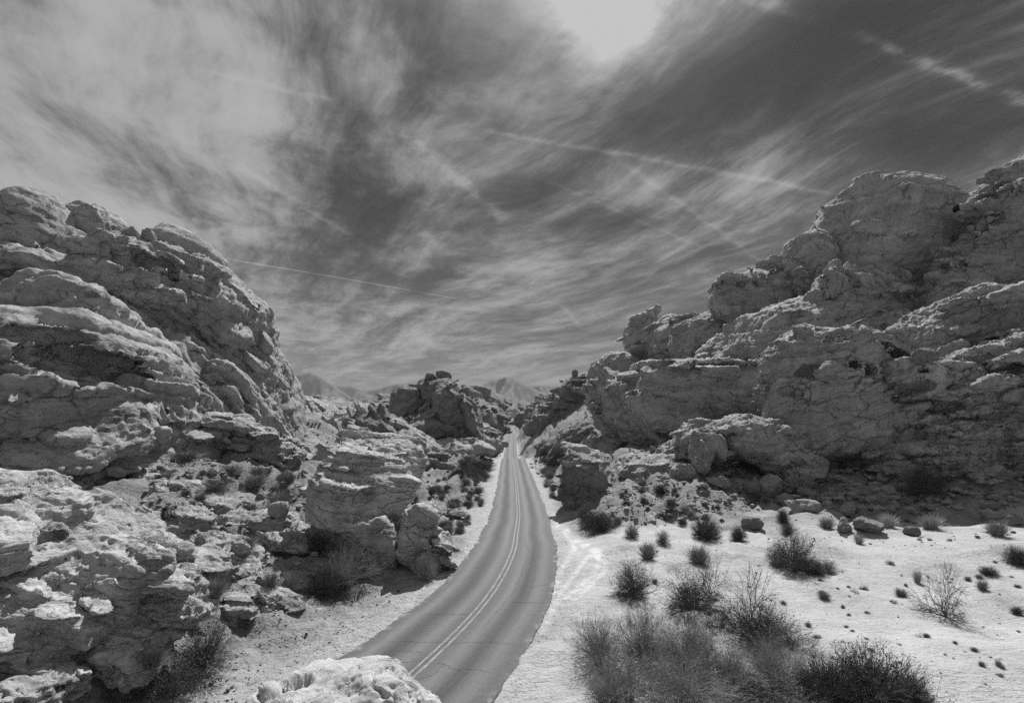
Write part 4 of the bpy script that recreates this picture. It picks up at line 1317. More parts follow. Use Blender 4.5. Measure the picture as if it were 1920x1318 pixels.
# ------------------------------------------------------------------ far mountains
def mountain(label, pts, Y, depth, seed):
    """pts: skyline pixels; a ridge with spurs on both sides, thick in depth"""
    pts = np.array(pts, float)
    r = np.random.default_rng(seed)
    k = Y / FP
    xs = (pts[:, 0] - 960) * k
    zs = CZ + (YH - pts[:, 1]) * k
    X = np.linspace(xs[0], xs[-1], 150)
    hz = np.interp(X, xs, zs)
    W = np.linspace(-1, 1, 54)
    XX, WW = np.meshgrid(X, W)
    base = -26.0
    P = np.stack([XX.ravel(), (WW * depth).ravel(), np.full(XX.size, seed * 13.0)], 1).astype(np.float32)
    n = samp(RG, P, 900.0).reshape(XX.shape)
    n2 = samp(FB2, P * np.array((1, .35, 1), np.float32), 420.0).reshape(XX.shape)
    prof = np.clip(1 - np.abs(WW) ** 0.9, 0, 1)
    spur = 1 - 0.30 * np.abs(n2) * np.sin(np.pi * np.clip(np.abs(WW), 0, 1)) - 0.05 * np.abs(n) * np.abs(WW)
    Z = base + (np.interp(XX.ravel(), X, hz).reshape(XX.shape) - base) * prof * spur
    V = np.stack([XX.ravel(), (Y + WW * depth + 60 * n2 * np.abs(WW)).ravel(), Z.ravel()], 1)
    nx = len(X)
    i = np.arange(len(W) - 1)[:, None] * nx + np.arange(nx - 1)[None, :]
    Fq = np.stack([i, i + 1, i + 1 + nx, i + nx], -1).reshape(-1, 4)
    b = Vector((float(np.mean(xs)), Y, base))
    V = V - np.array(b)
    o = link('mountain', mesh_np('mountain', V, Fq, [M['mountain']], True), None, b)
    tag(o, label, None, None, 'structure')


mm, t_, b_ = grey_mat('mountain_rock', 0.95, 0.1)
p_ = t_.new('ShaderNodeNewGeometry').outputs['Position']
v_ = t_.m('MULTIPLY_ADD', t_.m('SUBTRACT', t_.noise(p_, 0.012, 6, 0.7), 0.5), 0.22, 0.20)
t_.put(b_.inputs['Base Color'], v_)
M['mountain'] = mm
mountain('pointed grey mountain fading into haze at the end of the road', [(800, 760), (850, 742), (885, 727), (905, 719), (925, 711), (940, 705), (950, 702), (962, 706), (975, 713), (985, 719), (1000, 726), (1020, 735), (1080, 760)], 3000, 520, 1)
mountain('low hazy ridge right of the pointed mountain', [(930, 745), (985, 722), (1010, 720), (1040, 721), (1070, 716), (1120, 722), (1300, 740)], 3600, 450, 2)
mountain('hazy peak beside the left cliff', [(430, 745), (500, 714), (530, 702), (550, 699), (570, 698), (582, 694), (596, 700), (612, 712), (630, 724), (660, 745)], 3100, 420, 3)
mountain('low hazy hills left of the knobbed hill', [(560, 740), (620, 726), (640, 720), (660, 721), (680, 730), (700, 729), (730, 720), (770, 715), (820, 714), (880, 728), (930, 745)], 3700, 420, 4)
print('formations', NT_VERTS, round(time.time() - T0, 1))


# ------------------------------------------------------------------ loose rocks
def icos(sub):
    bm = bmesh.new()
    bmesh.ops.create_icosphere(bm, subdivisions=sub, radius=1.0)
    V = np.array([v.co for v in bm.verts], np.float32)
    F_ = np.array([[v.index for v in f.verts] for f in bm.faces], np.int32)
    bm.free()
    return V, F_


ICO = {k: icos(k) for k in (1, 2, 3, 4)}


def stone(seed, sub, cuts=11, flat=0.7, ragged=0.05):
    """an angular broken stone: a ball cut by random planes, then weathered"""
    r = np.random.default_rng(seed)
    V, F_ = ICO[sub]
    n = r.standard_normal((cuts, 3))
    n /= np.linalg.norm(n, axis=1)[:, None]
    hh = r.uniform(0.55, 0.95, cuts)
    dots = V @ n.T
    q = np.where(dots > 0.05, hh / np.maximum(dots, 0.05), 9)
    rad = np.minimum(q.min(1), 1.0)
    P = V * rad[:, None]
    P = P * np.array((1.0, r.uniform(.7, 1.0), flat * r.uniform(.8, 1.2)))
    o = np.float32(seed * 3.7)
    P = P + V * (samp(RG, (P + o).astype(np.float32), 2.6) * ragged)[:, None]
    a = r.uniform(0, 6.28)
    c, s = math.cos(a), math.sin(a)
    P = P @ np.array(((c, -s, 0), (s, c, 0), (0, 0, 1))).T
    return P.astype(np.float32), F_


def ray_ground(px, py, near=8.0, far=420.0):
    """where the sight line through a pixel meets the ground"""
    Y = np.geomspace(near, far, 260)
    X = (px - 960) / FP * Y
    Z = CZ + (YH - py) / FP * Y
    g = gz_fast(X, Y)
    below = np.nonzero(Z < g)[0]
    if len(below) == 0:
        return None
    i = below[0]
    if i == 0:
        return None
    a, b = Z[i - 1] - g[i - 1], Z[i] - g[i]
    t = a / (a - b)
    y = Y[i - 1] + (Y[i] - Y[i - 1]) * t
    x = (px - 960) / FP * y
    return np.array((x, y, gz(x, y)[0]))


def gz_fast(X, Y):
    return ground_all(X, Y)[0]


BIG = [  # px, py of the base, width px, height px, kind, label
    (250, 442, 12, 12, 0, 'smaller of the two loose boulders perched on the left cliff top', 70),
    (280, 440, 14, 14, 0, 'larger blocky boulder perched on the left cliff top', 70),
    (1385, 672, 36, 24, 0, 'blocky boulder resting on the flat sunlit shelf', 92),
    (1078, 712, 6, 7, 1, 'tilted balanced block on the far rock dome', 262),
    (1440, 925, 24, 26, 0, 'tall angular boulder standing at the top of the sand', None),
    (1412, 925, 16, 20, 1, 'narrow boulder leaning beside the tall angular one', None),
    (1628, 995, 28, 15, 1, 'long dark boulder lying on the sand beside a pale tuft', None),
    (1582, 993, 13, 11, 1, 'small dark boulder left of the long dark one on the sand', None),
    (1582, 980, 9, 8, 0, 'little flat stone stacked behind the small dark boulder', None),
    (1710, 1001, 13, 10, 1, 'squat dark stone between two tufts on the sand', None),
    (1410, 990, 20, 14, 1, 'dark broken boulder on the sand below the talus', None),
    (1505, 955, 26, 16, 0, 'grey boulder cluster head at the sand edge', None),
    (1470, 945, 18, 14, 0, 'flat grey boulder left of the cluster head', None),
    (1590, 965, 18, 14, 0, 'pale faceted boulder at the shadow edge', None),
    (1615, 960, 16, 10, 0, 'wedge shaped boulder at the shadow edge', None),
    (1860, 975, 20, 12, 0, 'flat pale boulder at the right end of the sand edge', None),
    (1900, 985, 14, 12, 1, 'dark boulder at the right border of the sand', None),
    (1790, 860, 30, 30, 0, 'square boulder below the layered slope in the shade', None),
    (1690, 880, 26, 20, 0, 'rounded boulder in the shaded talus below the hollow rock', None),
    (1560, 895, 30, 20, 0, 'broad boulder in the shade under the huge round boulder', None),
    (1280, 900, 24, 20, 0, 'blocky boulder on the sunlit talus', None),
    (1350, 915, 20, 14, 0, 'low boulder at the talus foot', None),
    (850, 970, 22, 8, 1, 'flat dark stone on the left verge of the road', None),
    (545, 1140, 26, 12, 1, 'hollow dark stone on the left gravel', None),
    (700, 1075, 14, 12, 1, 'dark stone in the shadow of the striped boulder', None),
    (520, 1000, 22, 18, 0, 'pale block on the stepped outcrop', None),
    (450, 1075, 18, 14, 0, 'square pale block below the cave ridge', None),
    (265, 985, 18, 14, 0, 'pale block below the overhang', None),
    (1100, 960, 18, 12, 1, 'dark stone at the foot of the roadside rock', None),
    (1735, 905, 22, 16, 1, 'dark boulder beside the shaded shrub', None),
]
TOPS = {}


def drop_on_rocks():
    """ray cast helper so that perched boulders rest on what carries them"""
    dg = bpy.context.evaluated_depsgraph_get()

    def f(x, y, z0=90.0):
        ok, loc, nor, idx, ob, mt = S.ray_cast(dg, Vector((x, y, z0)), Vector((0, 0, -1)))
        return loc.z if ok else None
    return f


DROP = drop_on_rocks()
for i, (px, py, w, hh, kind, lab, dep) in enumerate(BIG):
    V, F_ = stone(100 + i, 4, 12, 1.0, 0.05)
    if dep:
        p = at(px, py, dep)
    else:
        p = ray_ground(px, py)
    k = p[1] / FP
    lo, hi = V.min(0), V.max(0)
    V = V * np.array((2 * w * k / (hi[0] - lo[0]), 1.7 * w * k / (hi[1] - lo[1]), 2 * hh * k / (hi[2] - lo[2])))
    z = DROP(p[0], p[1])
    z = z if z is not None else p[2]
    if dep and abs(z - p[2]) > 40 * k:
        print('perch', lab, 'wanted', p[2], 'found', z)
    if not dep and abs(z - p[2]) > 1.2:
        z = p[2] if z < p[2] else z
    zc = z - V[:, 2].min() - 0.16 * 2 * hh * k
    o = link('boulder', mesh_np('boulder', V, F_, [M['boulder_dark' if kind else 'boulder']], False), None, (p[0], p[1], zc))
    tag(o, lab, 'boulder')

# rubble: the larger pieces one by one, the rest as stuff, zone by zone
ZONES = [  # polygon in the photograph, count of single rocks, count in the mass, size px (lo, hi), label, group, dark share
    ([(260, 880), (420, 850), (580, 870), (620, 960), (640, 1080), (500, 1130), (330, 1100), (250, 1000)], 80, 1400, (5, 22), 'broken rock in the rubble of the left slope', 'rubble on the left slope', .15),
    ([(470, 1130), (700, 1100), (760, 1110), (640, 1200), (480, 1300), (420, 1230)], 12, 600, (2, 7), 'small stone scattered over the left gravel verge', 'stones on the left verge', .4),
    ([(1130, 960), (1160, 850), (1290, 820), (1400, 890), (1500, 930), (1400, 960), (1200, 985)], 70, 1100, (4, 17), 'broken rock in the sunlit talus right of the roadside rock', 'sunlit talus rocks', .4),
    ([(1420, 900), (1500, 870), (1700, 860), (1915, 880), (1915, 955), (1700, 960), (1500, 950)], 75, 1200, (5, 30), 'fallen rock in the shaded talus under the round boulder', 'shaded talus rocks', .3),
    ([(1200, 985), (1500, 960), (1900, 985), (1915, 1040), (1500, 1030), (1180, 1040)], 22, 120, (3, 10), 'small loose stone on the upper sand below the shaded talus', 'stones on the upper sand', .8),
    ([(760, 960), (690, 890), (860, 860), (930, 850), (925, 900), (880, 980), (830, 1010)], 20, 500, (2, 8), 'small rock on the scrub flat beyond the striped boulder', 'rocks on the left flat', .5),
    ([(985, 870), (1040, 830), (1110, 800), (1150, 850), (1040, 860), (1020, 900)], 16, 400, (2, 8), 'small rock on the scrubby bank right of the road', 'rocks on the right bank', .6),
    ([(20, 1318), (200, 1240), (420, 1260), (480, 1318)], 12, 300, (3, 9), 'stone among the shrubs in the lower left', 'stones in the lower left', .3),
    ([(985, 850), (1000, 800), (1060, 775), (1140, 790), (1150, 860), (1050, 870)], 0, 1300, (2, 10), '', '', .6),
    ([(870, 870), (800, 850), (850, 800), (935, 805), (940, 850)], 0, 900, (2, 9), '', '', .6),
    ([(570, 790), (700, 790), (680, 870), (600, 860), (550, 830)], 0, 700, (2, 9), '', '', .5),
    ([(1060, 1318), (1040, 1060), (1180, 1010), (1900, 1020), (1915, 1318)], 0, 2000, (0.7, 3.2), '', '', .9),
]


def inside(poly, x, y):
    c = False
    j = len(poly) - 1
    for i in range(len(poly)):
        xi, yi = poly[i]
        xj, yj = poly[j]
        if (yi > y) != (yj > y) and x < (xj - xi) * (y - yi) / (yj - yi) + xi:
            c = not c
        j = i
    return c


STONES = [stone(500 + i, 3, 10, .75, 0.05) for i in range(10)]
SM = [[mesh_np('rock', v, f, [M[m]], False) for v, f in STONES] for m in ('boulder', 'boulder_dark')]
MINI = [stone(700 + i, 1, 7, .7, 0.02) for i in range(14)]
rr = random.Random(5)


class GroundMap:
    """depth of the ground along the sight lines, on a pixel lattice, for quick placing"""
    def __init__(s):
        s.xs = np.arange(0, 1921, 30.0)
        s.ys = np.arange(776, 1340, 8.0)
        Y = np.geomspace(10, 700, 230)
        s.D = np.full((len(s.ys), len(s.xs)), np.nan)
        X = (s.xs[:, None] - 960) / FP * Y[None]
        g = gz_fast(X, np.broadcast_to(Y, X.shape)).reshape(X.shape)
        for j, py in enumerate(s.ys):
            Z = CZ + (YH - py) / FP * Y
            hit = Z[None] < g
            i = hit.argmax(1)
            ok = hit.any(1) & (i > 0)
            ii = np.maximum(i, 1)
            a = Z[ii - 1] - g[np.arange(len(s.xs)), ii - 1]
            b = Z[ii] - g[np.arange(len(s.xs)), ii]
            d = Y[ii - 1] + (Y[ii] - Y[ii - 1]) * a / (a - b)
            s.D[j] = np.where(ok, d, np.nan)

    def __call__(s, px, py):
        fx = (px - s.xs[0]) / 30.0
        fy = (py - s.ys[0]) / 8.0
        i, j = int(fx), int(fy)
        if i < 0 or j < 0 or i >= len(s.xs) - 1 or j >= len(s.ys) - 1:
            return None
        a, b = fx - i, fy - j
        q = s.D[j:j + 2, i:i + 2]
        if np.isnan(q).any() or q.max() > q.min() * 1.5:
            return None
        d = (q[0, 0] * (1 - a) + q[0, 1] * a) * (1 - b) + (q[1, 0] * (1 - a) + q[1, 1] * a) * b
        return (px - 960) / FP * d, d


GM = GroundMap()
for zi, (poly, n1, n2, (s0, s1), lab, grp, dk) in enumerate(ZONES):
    xs = [p[0] for p in poly]
    ys = [p[1] for p in poly]
    pts = []
    tries = 0
    while len(pts) < n1 + n2 and tries < 40000:
        tries += 1
        x, y = rr.uniform(min(xs), max(xs)), rr.uniform(min(ys), max(ys))
        if not inside(poly, x, y):
            continue
        q = GM(x, y)
        if q is None:
            continue
        pts.append((q[0], q[1], (s0 + (s1 - s0) * rr.random() ** 3.5) * q[1] / FP * 0.5))
    if not pts:
        continue
    A_ = np.array(pts)
    A_ = A_[np.argsort(-A_[:, 2])]
    t_r = np.abs(road_t(A_[:, 0], A_[:, 1]))
    A_ = A_[t_r > 3.9]
    zz = gz(A_[:, 0], A_[:, 1])
    for i in range(min(n1, len(A_))):
        x, y, s = A_[i]
        o = link('rock', SM[1 if rr.random() < dk else 0][rr.randrange(10)], None, (x, y, zz[i] + s * 0.25))
        o.scale = (s * rr.uniform(.9, 1.4), s * rr.uniform(.8, 1.2), s * rr.uniform(.6, 1.1))
        o.rotation_euler = (rr.uniform(-.4, .4), rr.uniform(-.4, .4), rr.uniform(0, 6.3))
        tag(o, lab, 'rock', grp)
    Vs, Fs, k = [], [], 0
    for i in range(n1, len(A_)):
        v, f = MINI[rr.randrange(14)]
        x, y, s = A_[i]
        a = rr.uniform(0, 6.3)
        c, sn = math.cos(a), math.sin(a)
        q = v * np.array((s * rr.uniform(.8, 1.4), s, s * rr.uniform(.6, 1.0)))
        q = np.stack([q[:, 0] * c - q[:, 1] * sn + x, q[:, 0] * sn + q[:, 1] * c + y, q[:, 2] + zz[i] + s * .2], 1)
        Vs.append(q)
        Fs.append(f + k)
        k += len(q)
    if Vs:
        o = link('rubble', mesh_np('rubble', np.concatenate(Vs), np.concatenate(Fs), [M['boulder_dark' if dk > .5 else 'boulder']], False))
        tag(o, 'fine rock rubble strewn over the ground', None, None, 'stuff')
print('rocks', round(time.time() - T0, 1))


# ------------------------------------------------------------------ desert plants
def tubes(P0, P1, r0, r1, sides=3):
    """tapered three sided twigs from P0 to P1"""
    d = P1 - P0
    L = np.linalg.norm(d, axis=1)[:, None] + 1e-9
    d = d / L
    ref = np.where(np.abs(d[:, 2:3]) > 0.9, np.array((1.0, 0, 0)), np.array((0, 0, 1.0)))
    u = np.cross(d, ref)
    u /= np.linalg.norm(u, axis=1)[:, None]
    v = np.cross(d, u)
    n = len(P0)
    ring = []
    for k in range(sides):
        a = 6.2832 * k / sides
        o = u * math.cos(a) + v * math.sin(a)
        ring.append((P0 + o * r0[:, None], P1 + o * r1[:, None]))
    V = np.stack([q for pr in ring for q in pr], 1).reshape(-1, 3)
    base = np.arange(n)[:, None] * (2 * sides)
    F_ = []
    for k in range(sides):
        a, b = 2 * k, 2 * ((k + 1) % sides)
        F_.append(np.concatenate([base + a, base + b, base + b + 1, base + a + 1], 1))
    return V, np.concatenate(F_)


def shrub_mesh(seed, stems, levels, height, spread, r0, leaves, leaf, droop=0.0, wild=0.35, fork=3, matS='twig', matL='leaf', upright=0.0):
    """a bush of forking twigs from one root, unit sized; leaves on the outer twigs"""
    r = np.random.default_rng(seed)
    ang = r.uniform(0, 6.283, stems)
    tilt = np.abs(r.normal(0, 1, stems)) * spread * 0.55 + r.uniform(0, spread * .5, stems)
    D = np.stack([np.cos(ang) * np.sin(tilt), np.sin(ang) * np.sin(tilt), np.cos(tilt)], 1)
    P = np.stack([np.cos(ang), np.sin(ang), np.zeros(stems)], 1) * r.uniform(0, .06, (stems, 1))
    rad = np.full(stems, r0) * r.uniform(.6, 1.2, stems)
    seg = height / (levels * 1.0)
    ln = r.uniform(.45, 1.25, stems)
    A, B, ra, rb, tips, tipd = [], [], [], [], [], []
    for lv in range(levels):
        L = seg * r.uniform(.6, 1.3, len(P)) * ln
        D2 = D + r.normal(0, wild, D.shape)
        D2[:, 2] += upright - droop * lv
        D2 /= np.linalg.norm(D2, axis=1)[:, None]
        Q = P + D2 * L[:, None]
        Q[:, 2] = np.maximum(Q[:, 2], 0.01)
        A.append(P)
        B.append(Q)
        ra.append(rad)
        rb.append(rad * .65)
        if lv >= levels - 2:
            tips.append(P + (Q - P) * r.uniform(.2, 1, (len(P), 1)))
            tips.append(Q)
        n = 1 if lv == levels - 1 else fork
        P = np.repeat(Q, n, 0)
        D = np.repeat(D2, n, 0) + r.normal(0, wild * .9, (len(Q) * n, 3))
        D /= np.linalg.norm(D, axis=1)[:, None]
        rad = np.repeat(rad * .62, n)
        ln = np.repeat(ln, n)
    V, F_ = tubes(np.concatenate(A), np.concatenate(B), np.concatenate(ra), np.concatenate(rb))
    ms = mesh_np('stems', V, F_, [M[matS]], False)
    ml = None
    if leaves:
        Tp = np.concatenate(tips)
        c = Tp[r.integers(0, len(Tp), leaves)] + r.normal(0, leaf * 1.6, (leaves, 3))
        c[:, 2] = np.maximum(c[:, 2], 0.0)
        u = r.normal(0, 1, (leaves, 3))
        u /= np.linalg.norm(u, axis=1)[:, None]
        w = np.cross(u, r.normal(0, 1, (leaves, 3)))
        w /= np.linalg.norm(w, axis=1)[:, None]
        s = leaf * r.uniform(.6, 1.4, (leaves, 1))
        V = np.stack([c - u * s, c + w * s * .4, c + u * s, c - w * s * .4], 1).reshape(-1, 3)
        k = np.arange(leaves)[:, None] * 4
        ml = mesh_np('foliage', V, np.concatenate([k, k + 1, k + 2, k + 3], 1), [M[matL]], False)
    return ms, ml


def tuft_mesh(seed, n, lean, mat, w=0.012):
    """a tuft of dry grass blades, unit sized"""
    r = np.random.default_rng(seed)
    a = r.uniform(0, 6.283, n)
    b = r.uniform(0, .22, n) ** .8
    P0 = np.stack([np.cos(a) * b, np.sin(a) * b, np.zeros(n)], 1)
    a2 = a + r.normal(0, .7, n)
    t = np.abs(r.normal(0, lean, n))
    L = r.uniform(.5, 1.1, n)
    D = np.stack([np.cos(a2) * np.sin(t), np.sin(a2) * np.sin(t), np.cos(t)], 1)
    P1 = P0 + D * (L * .55)[:, None]
    D2 = D + np.stack([np.cos(a2), np.sin(a2), -np.ones(n) * .3], 1) * r.uniform(.1, .5, (n, 1))
    D2 /= np.linalg.norm(D2, axis=1)[:, None]
    P2 = P1 + D2 * (L * .5)[:, None]
    ww = np.full(n, w)
    V1, F1 = tubes(P0, P1, ww, ww * .8)
    V2, F2 = tubes(P1, P2, ww * .8, ww * .2)
    return mesh_np('blades', np.concatenate([V1, V2]), np.concatenate([F1, F2 + len(V1)]), [M[mat]], False)


KIND = {}
for v in range(3):
    KIND['round', v] = shrub_mesh(11 + v, 60, 4, .95, 1.15, .013, 4200, .021, 0, .30, 3, 'bark', 'leaf')
    KIND['dark', v] = shrub_mesh(21 + v, 90, 4, .95, 1.25, .014, 15000, .017, 0, .30, 3, 'bark', 'leaf_dark')
    KIND['wispy', v] = shrub_mesh(31 + v, 46, 5, 1.15, 1.0, .012, 700, .022, 0, .30, 3, 'twig', 'leaf', .05)
    KIND['bare', v] = shrub_mesh(41 + v, 12, 5, 1.25, 1.25, .022, 0, .02, 0, .36, 3, 'bark')
    KIND['sprawl', v] = shrub_mesh(51 + v, 34, 5, 1.2, 1.4, .018, 2200, .024, .02, .36, 3, 'bark', 'leaf')
    KIND['tuft', v] = (tuft_mesh(61 + v, 420, .55, 'straw'), None)
    KIND['grey', v] = (tuft_mesh(71 + v, 520, .62, 'straw_dark', .013), None)
NAMES = dict(round='desert_shrub', dark='dark_shrub', wispy='wispy_shrub', bare='bare_shrub', sprawl='sprawling_shrub', tuft='grass_tuft', grey='grass_clump')
CATS = dict(round='shrub', dark='shrub', wispy='shrub', bare='shrub', sprawl='shrub', tuft='grass tuft', grey='grass tuft')
_kc = [0]


def plant(kind, px, py, r, hh, label, group=None, pos=None):
    """px, py: middle of the base in the photograph; r: half width px; hh: height px"""
    if pos is None:
        q = GM(px, py)
        p = ray_ground(px, py) if q is None else np.array((q[0], q[1], gz(q[0], q[1])[0]))
        if p is None:
            return None
    else:
        p = pos
    k = p[1] / FP
    zz = DROP2(p[0], p[1], p[2])
    me, ml = KIND[kind, _kc[0] % 3]
    _kc[0] += 1
    o = link(NAMES[kind], me, None, (p[0], p[1], zz - 0.02))
    wr = {'tuft': .85, 'grey': .9, 'bare': 1.0}.get(kind, .85)
    o.scale = (r * k / wr, r * k / wr * rr.uniform(.85, 1.1), hh * k / .95)
    o.rotation_euler = (0, 0, rr.uniform(0, 6.28))
    tag(o, label, CATS[kind], group)
    if ml is not None:
        f = bpy.data.objects.new('foliage', ml)
        COL.objects.link(f)
        f.parent = o
    return o


bpy.context.view_layer.update()
DROP = drop_on_rocks()


def DROP2(x, y, z):
    q = DROP(x, y)
    return q if q is not None and z - .3 < q < z + 1.6 else z


PL = [
    ('round', 390, 1122, 42, 52, 'dark rounded shrub below the cave ridge on the left slope'),
    ('grey', 405, 1168, 28, 30, 'grey grass clump just below the dark rounded shrub on the left'),
    ('round', 385, 1245, 62, 74, 'large bushy shrub beside the left gravel, lower left'),
    ('round', 322, 1304, 52, 76, 'dense bushy shrub in front of the large one, lower left'),
    ('round', 248, 1316, 56, 48, 'low dark shrub near the bottom left corner'),
    ('grey', 285, 1318, 34, 30, 'grey clump squeezed between the lower left shrubs'),
    ('dark', 605, 1112, 36, 40, 'dark compact shrub on the verge under the striped boulder'),
    ('wispy', 655, 1098, 58, 66, 'pale spiky shrub in front of the striped boulder shadow'),
    ('tuft', 800, 1086, 26, 38, 'straw coloured clump at the right foot of the striped boulder'),
    ('round', 588, 1040, 34, 42, 'shrub in the shadow left of the striped boulder'),
    ('grey', 545, 1112, 24, 36, 'grey clump beside the dark compact shrub on the verge'),
    ('grey', 508, 1142, 18, 32, 'thin grey tuft by the hollowed rock on the left verge'),
    ('grey', 460, 1060, 30, 24, 'grey grass along the top of the cave ridge'),
    ('grey', 525, 950, 28, 34, 'grey clump on the slope above the stepped outcrop'),
    ('round', 405, 930, 34, 28, 'shrub on the bench under the left cliff'),
    ('grey', 430, 893, 30, 18, 'low grey shrub nearest the left cliff foot'),
    ('grey', 350, 868, 34, 18, 'pale brush in the corner under the cliff hollows'),
    ('grey', 480, 915, 30, 20, 'brush strip below the blocky stack'),
    ('grey', 180, 1060, 26, 24, 'pale tuft growing on the knobbly rock'),
    ('grey', 300, 1205, 24, 36, 'faded tuft behind the bushy shrubs on the left'),
    ('dark', 1125, 992, 36, 40, 'dark shrub at the right roadside, in front of the roadside rock'),
    ('round', 1100, 985, 22, 36, 'shrub leaning on the dark one in front of the roadside rock'),
    ('sprawl', 1185, 1118, 36, 66, 'open twiggy shrub at the left end of the sand flat'),
    ('sprawl', 1300, 1140, 50, 76, 'tall twiggy shrub in the middle of the sand flat'),
    ('bare', 1330, 1120, 40, 74, 'bare branches standing behind the tall twiggy shrub'),
    ('sprawl', 1430, 1200, 80, 66, 'broad sprawling shrub with dark fallen branches on the sand'),
    ('bare', 1410, 1180, 64, 92, 'bare dark branches rising from the sprawling shrub'),
    ('bare', 1480, 1215, 60, 36, 'dark fallen branches at the right of the sprawling shrub'),
    ('dark', 1322, 1008, 28, 42, 'dark shrub just below the sunlit talus'),
    ('round', 1243, 1020, 19, 24, 'small round shrub left of the dark one below the talus'),
    ('dark', 1385, 1014, 16, 28, 'narrow dark shrub right of the dark one below the talus'),
    ('round', 1185, 1010, 16, 26, 'small shrub behind the sand track'),
    ('grey', 1215, 1048, 20, 32, 'pale grey clump above the twiggy shrub'),
    ('grey', 1310, 1055, 24, 32, 'round grey clump above the tall twiggy shrub'),
    ('round', 1490, 1072, 42, 66, 'bushy shrub at the centre of the sand with a darker right side'),
    ('dark', 1525, 1075, 22, 30, 'dark low shrub hugging the right side of the centre shrub'),
    ('sprawl', 1553, 1072, 18, 20, 'small dark sprig right of the centre shrub'),
    ('sprawl', 1455, 1060, 18, 36, 'thin shrub hugging the left side of the centre shrub'),
    ('dark', 1467, 980, 12, 30, 'upright dark shrub at the top of the sand'),
    ('round', 1478, 1006, 20, 22, 'grey shrub below the upright dark one'),
    ('tuft', 1665, 990, 19, 28, 'pale round tuft beside the long dark boulder'),
    ('tuft', 1745, 992, 25, 28, 'pale wide tuft right of the squat dark stone'),
    ('grey', 1550, 990, 17, 22, 'grey tuft left of the small dark boulder'),
    ('grey', 1870, 1005, 22, 32, 'grey tuft at the right of the upper sand'),
    ('bare', 1772, 1155, 46, 80, 'leafless open bush alone on the right of the sand'),
    ('grey', 1690, 1118, 15, 15, 'little dark tuft left of the leafless bush'),
    ('grey', 1545, 1122, 14, 14, 'little tuft alone in the middle of the sand'),
    ('tuft', 1720, 1092, 10, 24, 'thin pale sprig behind the leafless bush'),
    ('grey', 1842, 1106, 12, 18, 'thin tuft right of the leafless bush'),
    ('dark', 1853, 1076, 17, 17, 'small dark bush on the right of the sand'),
    ('dark', 1910, 1055, 22, 34, 'dark bush cut by the right border'),
    ('dark', 1908, 1152, 12, 14, 'tiny dark bush near the right border'),
    ('tuft', 1610, 1018, 12, 20, 'faint pale sprig under the long dark boulder'),
    ('tuft', 1500, 925, 34, 24, 'pale tuft cluster in the shade behind the tall boulder'),
    ('tuft', 1405, 915, 14, 16, 'pale tuft at the shade edge left of the tall boulder'),
    ('dark', 1735, 930, 34, 44, 'nearly black shrub in the shade at the right'),
    ('tuft', 1700, 915, 14, 26, 'pale sprig beside the nearly black shrub'),
    ('wispy', 1120, 1245, 58, 74, 'wiry shrub nearest the road in the front thicket'),
    ('wispy', 1205, 1240, 60, 78, 'wiry shrub second from the road in the front thicket'),
    ('bare', 1200, 1225, 40, 84, 'crooked bare branches rising behind the wiry shrubs'),
    ('wispy', 1285, 1262, 66, 76, 'wiry shrub in the middle of the front thicket'),
    ('bare', 1325, 1250, 56, 84, 'black forked branches in the middle of the front thicket'),
    ('wispy', 1370, 1290, 72, 70, 'wiry shrub at the lower middle of the front thicket'),
    ('wispy', 1450, 1285, 62, 70, 'wiry shrub at the right end of the front thicket'),
    ('wispy', 1180, 1312, 80, 70, 'wiry shrub at the bottom of the front thicket'),
    ('tuft', 1140, 1318, 46, 52, 'pale grass clump at the bottom of the front thicket'),
    ('wispy', 1290, 1325, 90, 70, 'wiry shrub cut by the bottom border'),
    ('sprawl', 1440, 1322, 80, 50, 'fallen twigs at the bottom between thicket and dark bush'),
    ('dark', 1640, 1322, 92, 108, 'large nearly black bush at the bottom right'),
    ('dark', 1560, 1318, 64, 78, 'dark bush on the left flank of the large black one'),
    ('dark', 1700, 1318, 44, 60, 'dark bush on the right flank of the large black one'),
    ('sprawl', 1505, 1292, 50, 62, 'thin dark shrub between the thicket and the large black bush'),
]
for q in PL:
    if plant(*q) is None:
        print('no ground for', q)

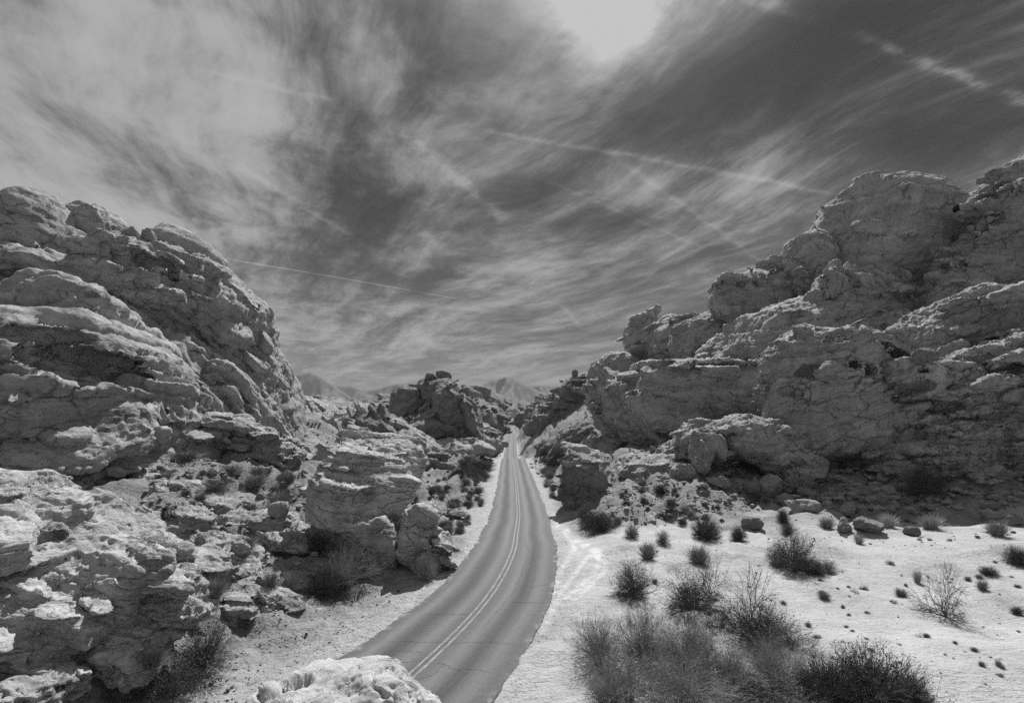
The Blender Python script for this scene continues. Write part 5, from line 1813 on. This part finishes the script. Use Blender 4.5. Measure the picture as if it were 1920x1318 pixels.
SCRUB = [  # polygon, count, size px, kinds, label, group
    ([(800, 1000), (770, 940), (860, 880), (925, 870), (915, 940), (890, 1000)], 70, (5, 14), ('round', 'grey', 'grey', 'dark'), 'low scrub bush on the flat left of the road', 'scrub on the left flat'),
    ([(850, 915), (870, 870), (935, 858), (930, 890)], 16, (10, 22), ('wispy', 'round', 'dark'), 'bush close to the left road edge in the distance', 'far bushes at the left road edge'),
    ([(995, 860), (1020, 835), (1075, 830), (1100, 870), (1040, 880)], 34, (8, 20), ('wispy', 'round', 'dark'), 'bush on the bank right of the far road', 'far bushes on the right bank'),
    ([(1008, 960), (1000, 890), (1035, 880), (1040, 930)], 18, (6, 15), ('grey', 'round', 'tuft'), 'small plant at the right road edge before the roadside rock', 'tufts at the right road edge'),
    ([(1150, 980), (1170, 900), (1330, 890), (1450, 940), (1300, 985)], 30, (6, 16), ('round', 'dark', 'grey'), 'small bush among the sunlit talus', 'bushes in the sunlit talus'),
    ([(300, 900), (440, 860), (560, 890), (600, 980), (420, 1010)], 24, (8, 18), ('grey', 'round', 'grey'), 'small scrub plant on the left rubble slope', 'tufts on the left slope'),
    ([(960, 845), (940, 812), (900, 805), (880, 830), (930, 858)], 20, (4, 9), ('round', 'dark'), 'tiny bush left of the farthest stretch of road', 'bushes by the farthest road, left'),
    ([(968, 840), (968, 812), (1020, 800), (1020, 835)], 26, (4, 10), ('round', 'dark'), 'tiny bush right of the farthest stretch of road', 'bushes by the farthest road, right'),
    ([(1080, 1100), (1500, 1040), (1910, 1040), (1910, 1310), (1560, 1210), (1480, 1230)], 80, (2.5, 8), ('sprawl', 'grey', 'bare'), 'sprig of dry weed on the open sand', 'weed sprigs on the sand'),
]
for poly, n, (s0, s1), kinds, lab, grp in SCRUB:
    xs = [p[0] for p in poly]
    ys = [p[1] for p in poly]
    c = 0
    tries = 0
    while c < n and tries < 3000:
        tries += 1
        x, y = rr.uniform(min(xs), max(xs)), rr.uniform(min(ys), max(ys))
        if not inside(poly, x, y):
            continue
        q = GM(x, y)
        if q is None:
            continue
        w = s0 + (s1 - s0) * rr.random() ** 1.6
        if abs(float(road_t(np.array(q[0]), np.array(q[1])))) < 4.4 + w * q[1] / FP:
            continue
        plant(rr.choice(kinds), x, y, w, w * rr.uniform(.8, 1.3), lab, grp)
        c += 1
print('plants', round(time.time() - T0, 1))

# ------------------------------------------------------------------ the air
bm = bmesh.new()
bmesh.ops.create_cube(bm, size=1.0)
me = bpy.data.meshes.new('haze')
bm.to_mesh(me)
bm.free()
hz = link('haze', me, None, (0, 3500, 155))
hz.scale = (8800, 8800, 370)
mh = bpy.data.materials.new('haze_air')
mh.use_nodes = True
nt = mh.node_tree
nt.nodes.clear()
oo = nt.nodes.new('ShaderNodeOutputMaterial')
pv = nt.nodes.new('ShaderNodeVolumePrincipled')
pv.inputs['Color'].default_value = (0.45, 0.45, 0.45, 1)
pv.inputs['Density'].default_value = 0.00014
pv.inputs['Anisotropy'].default_value = 0.0
nt.links.new(pv.outputs[0], oo.inputs['Volume'])
me.materials.append(mh)
tag(hz, 'thin pale haze filling the valley air', None, None, 'stuff')
print('total', round(time.time() - T0, 1), 'tris', sum(len(m.loops) - 2 * len(m.polygons) for m in bpy.data.meshes))
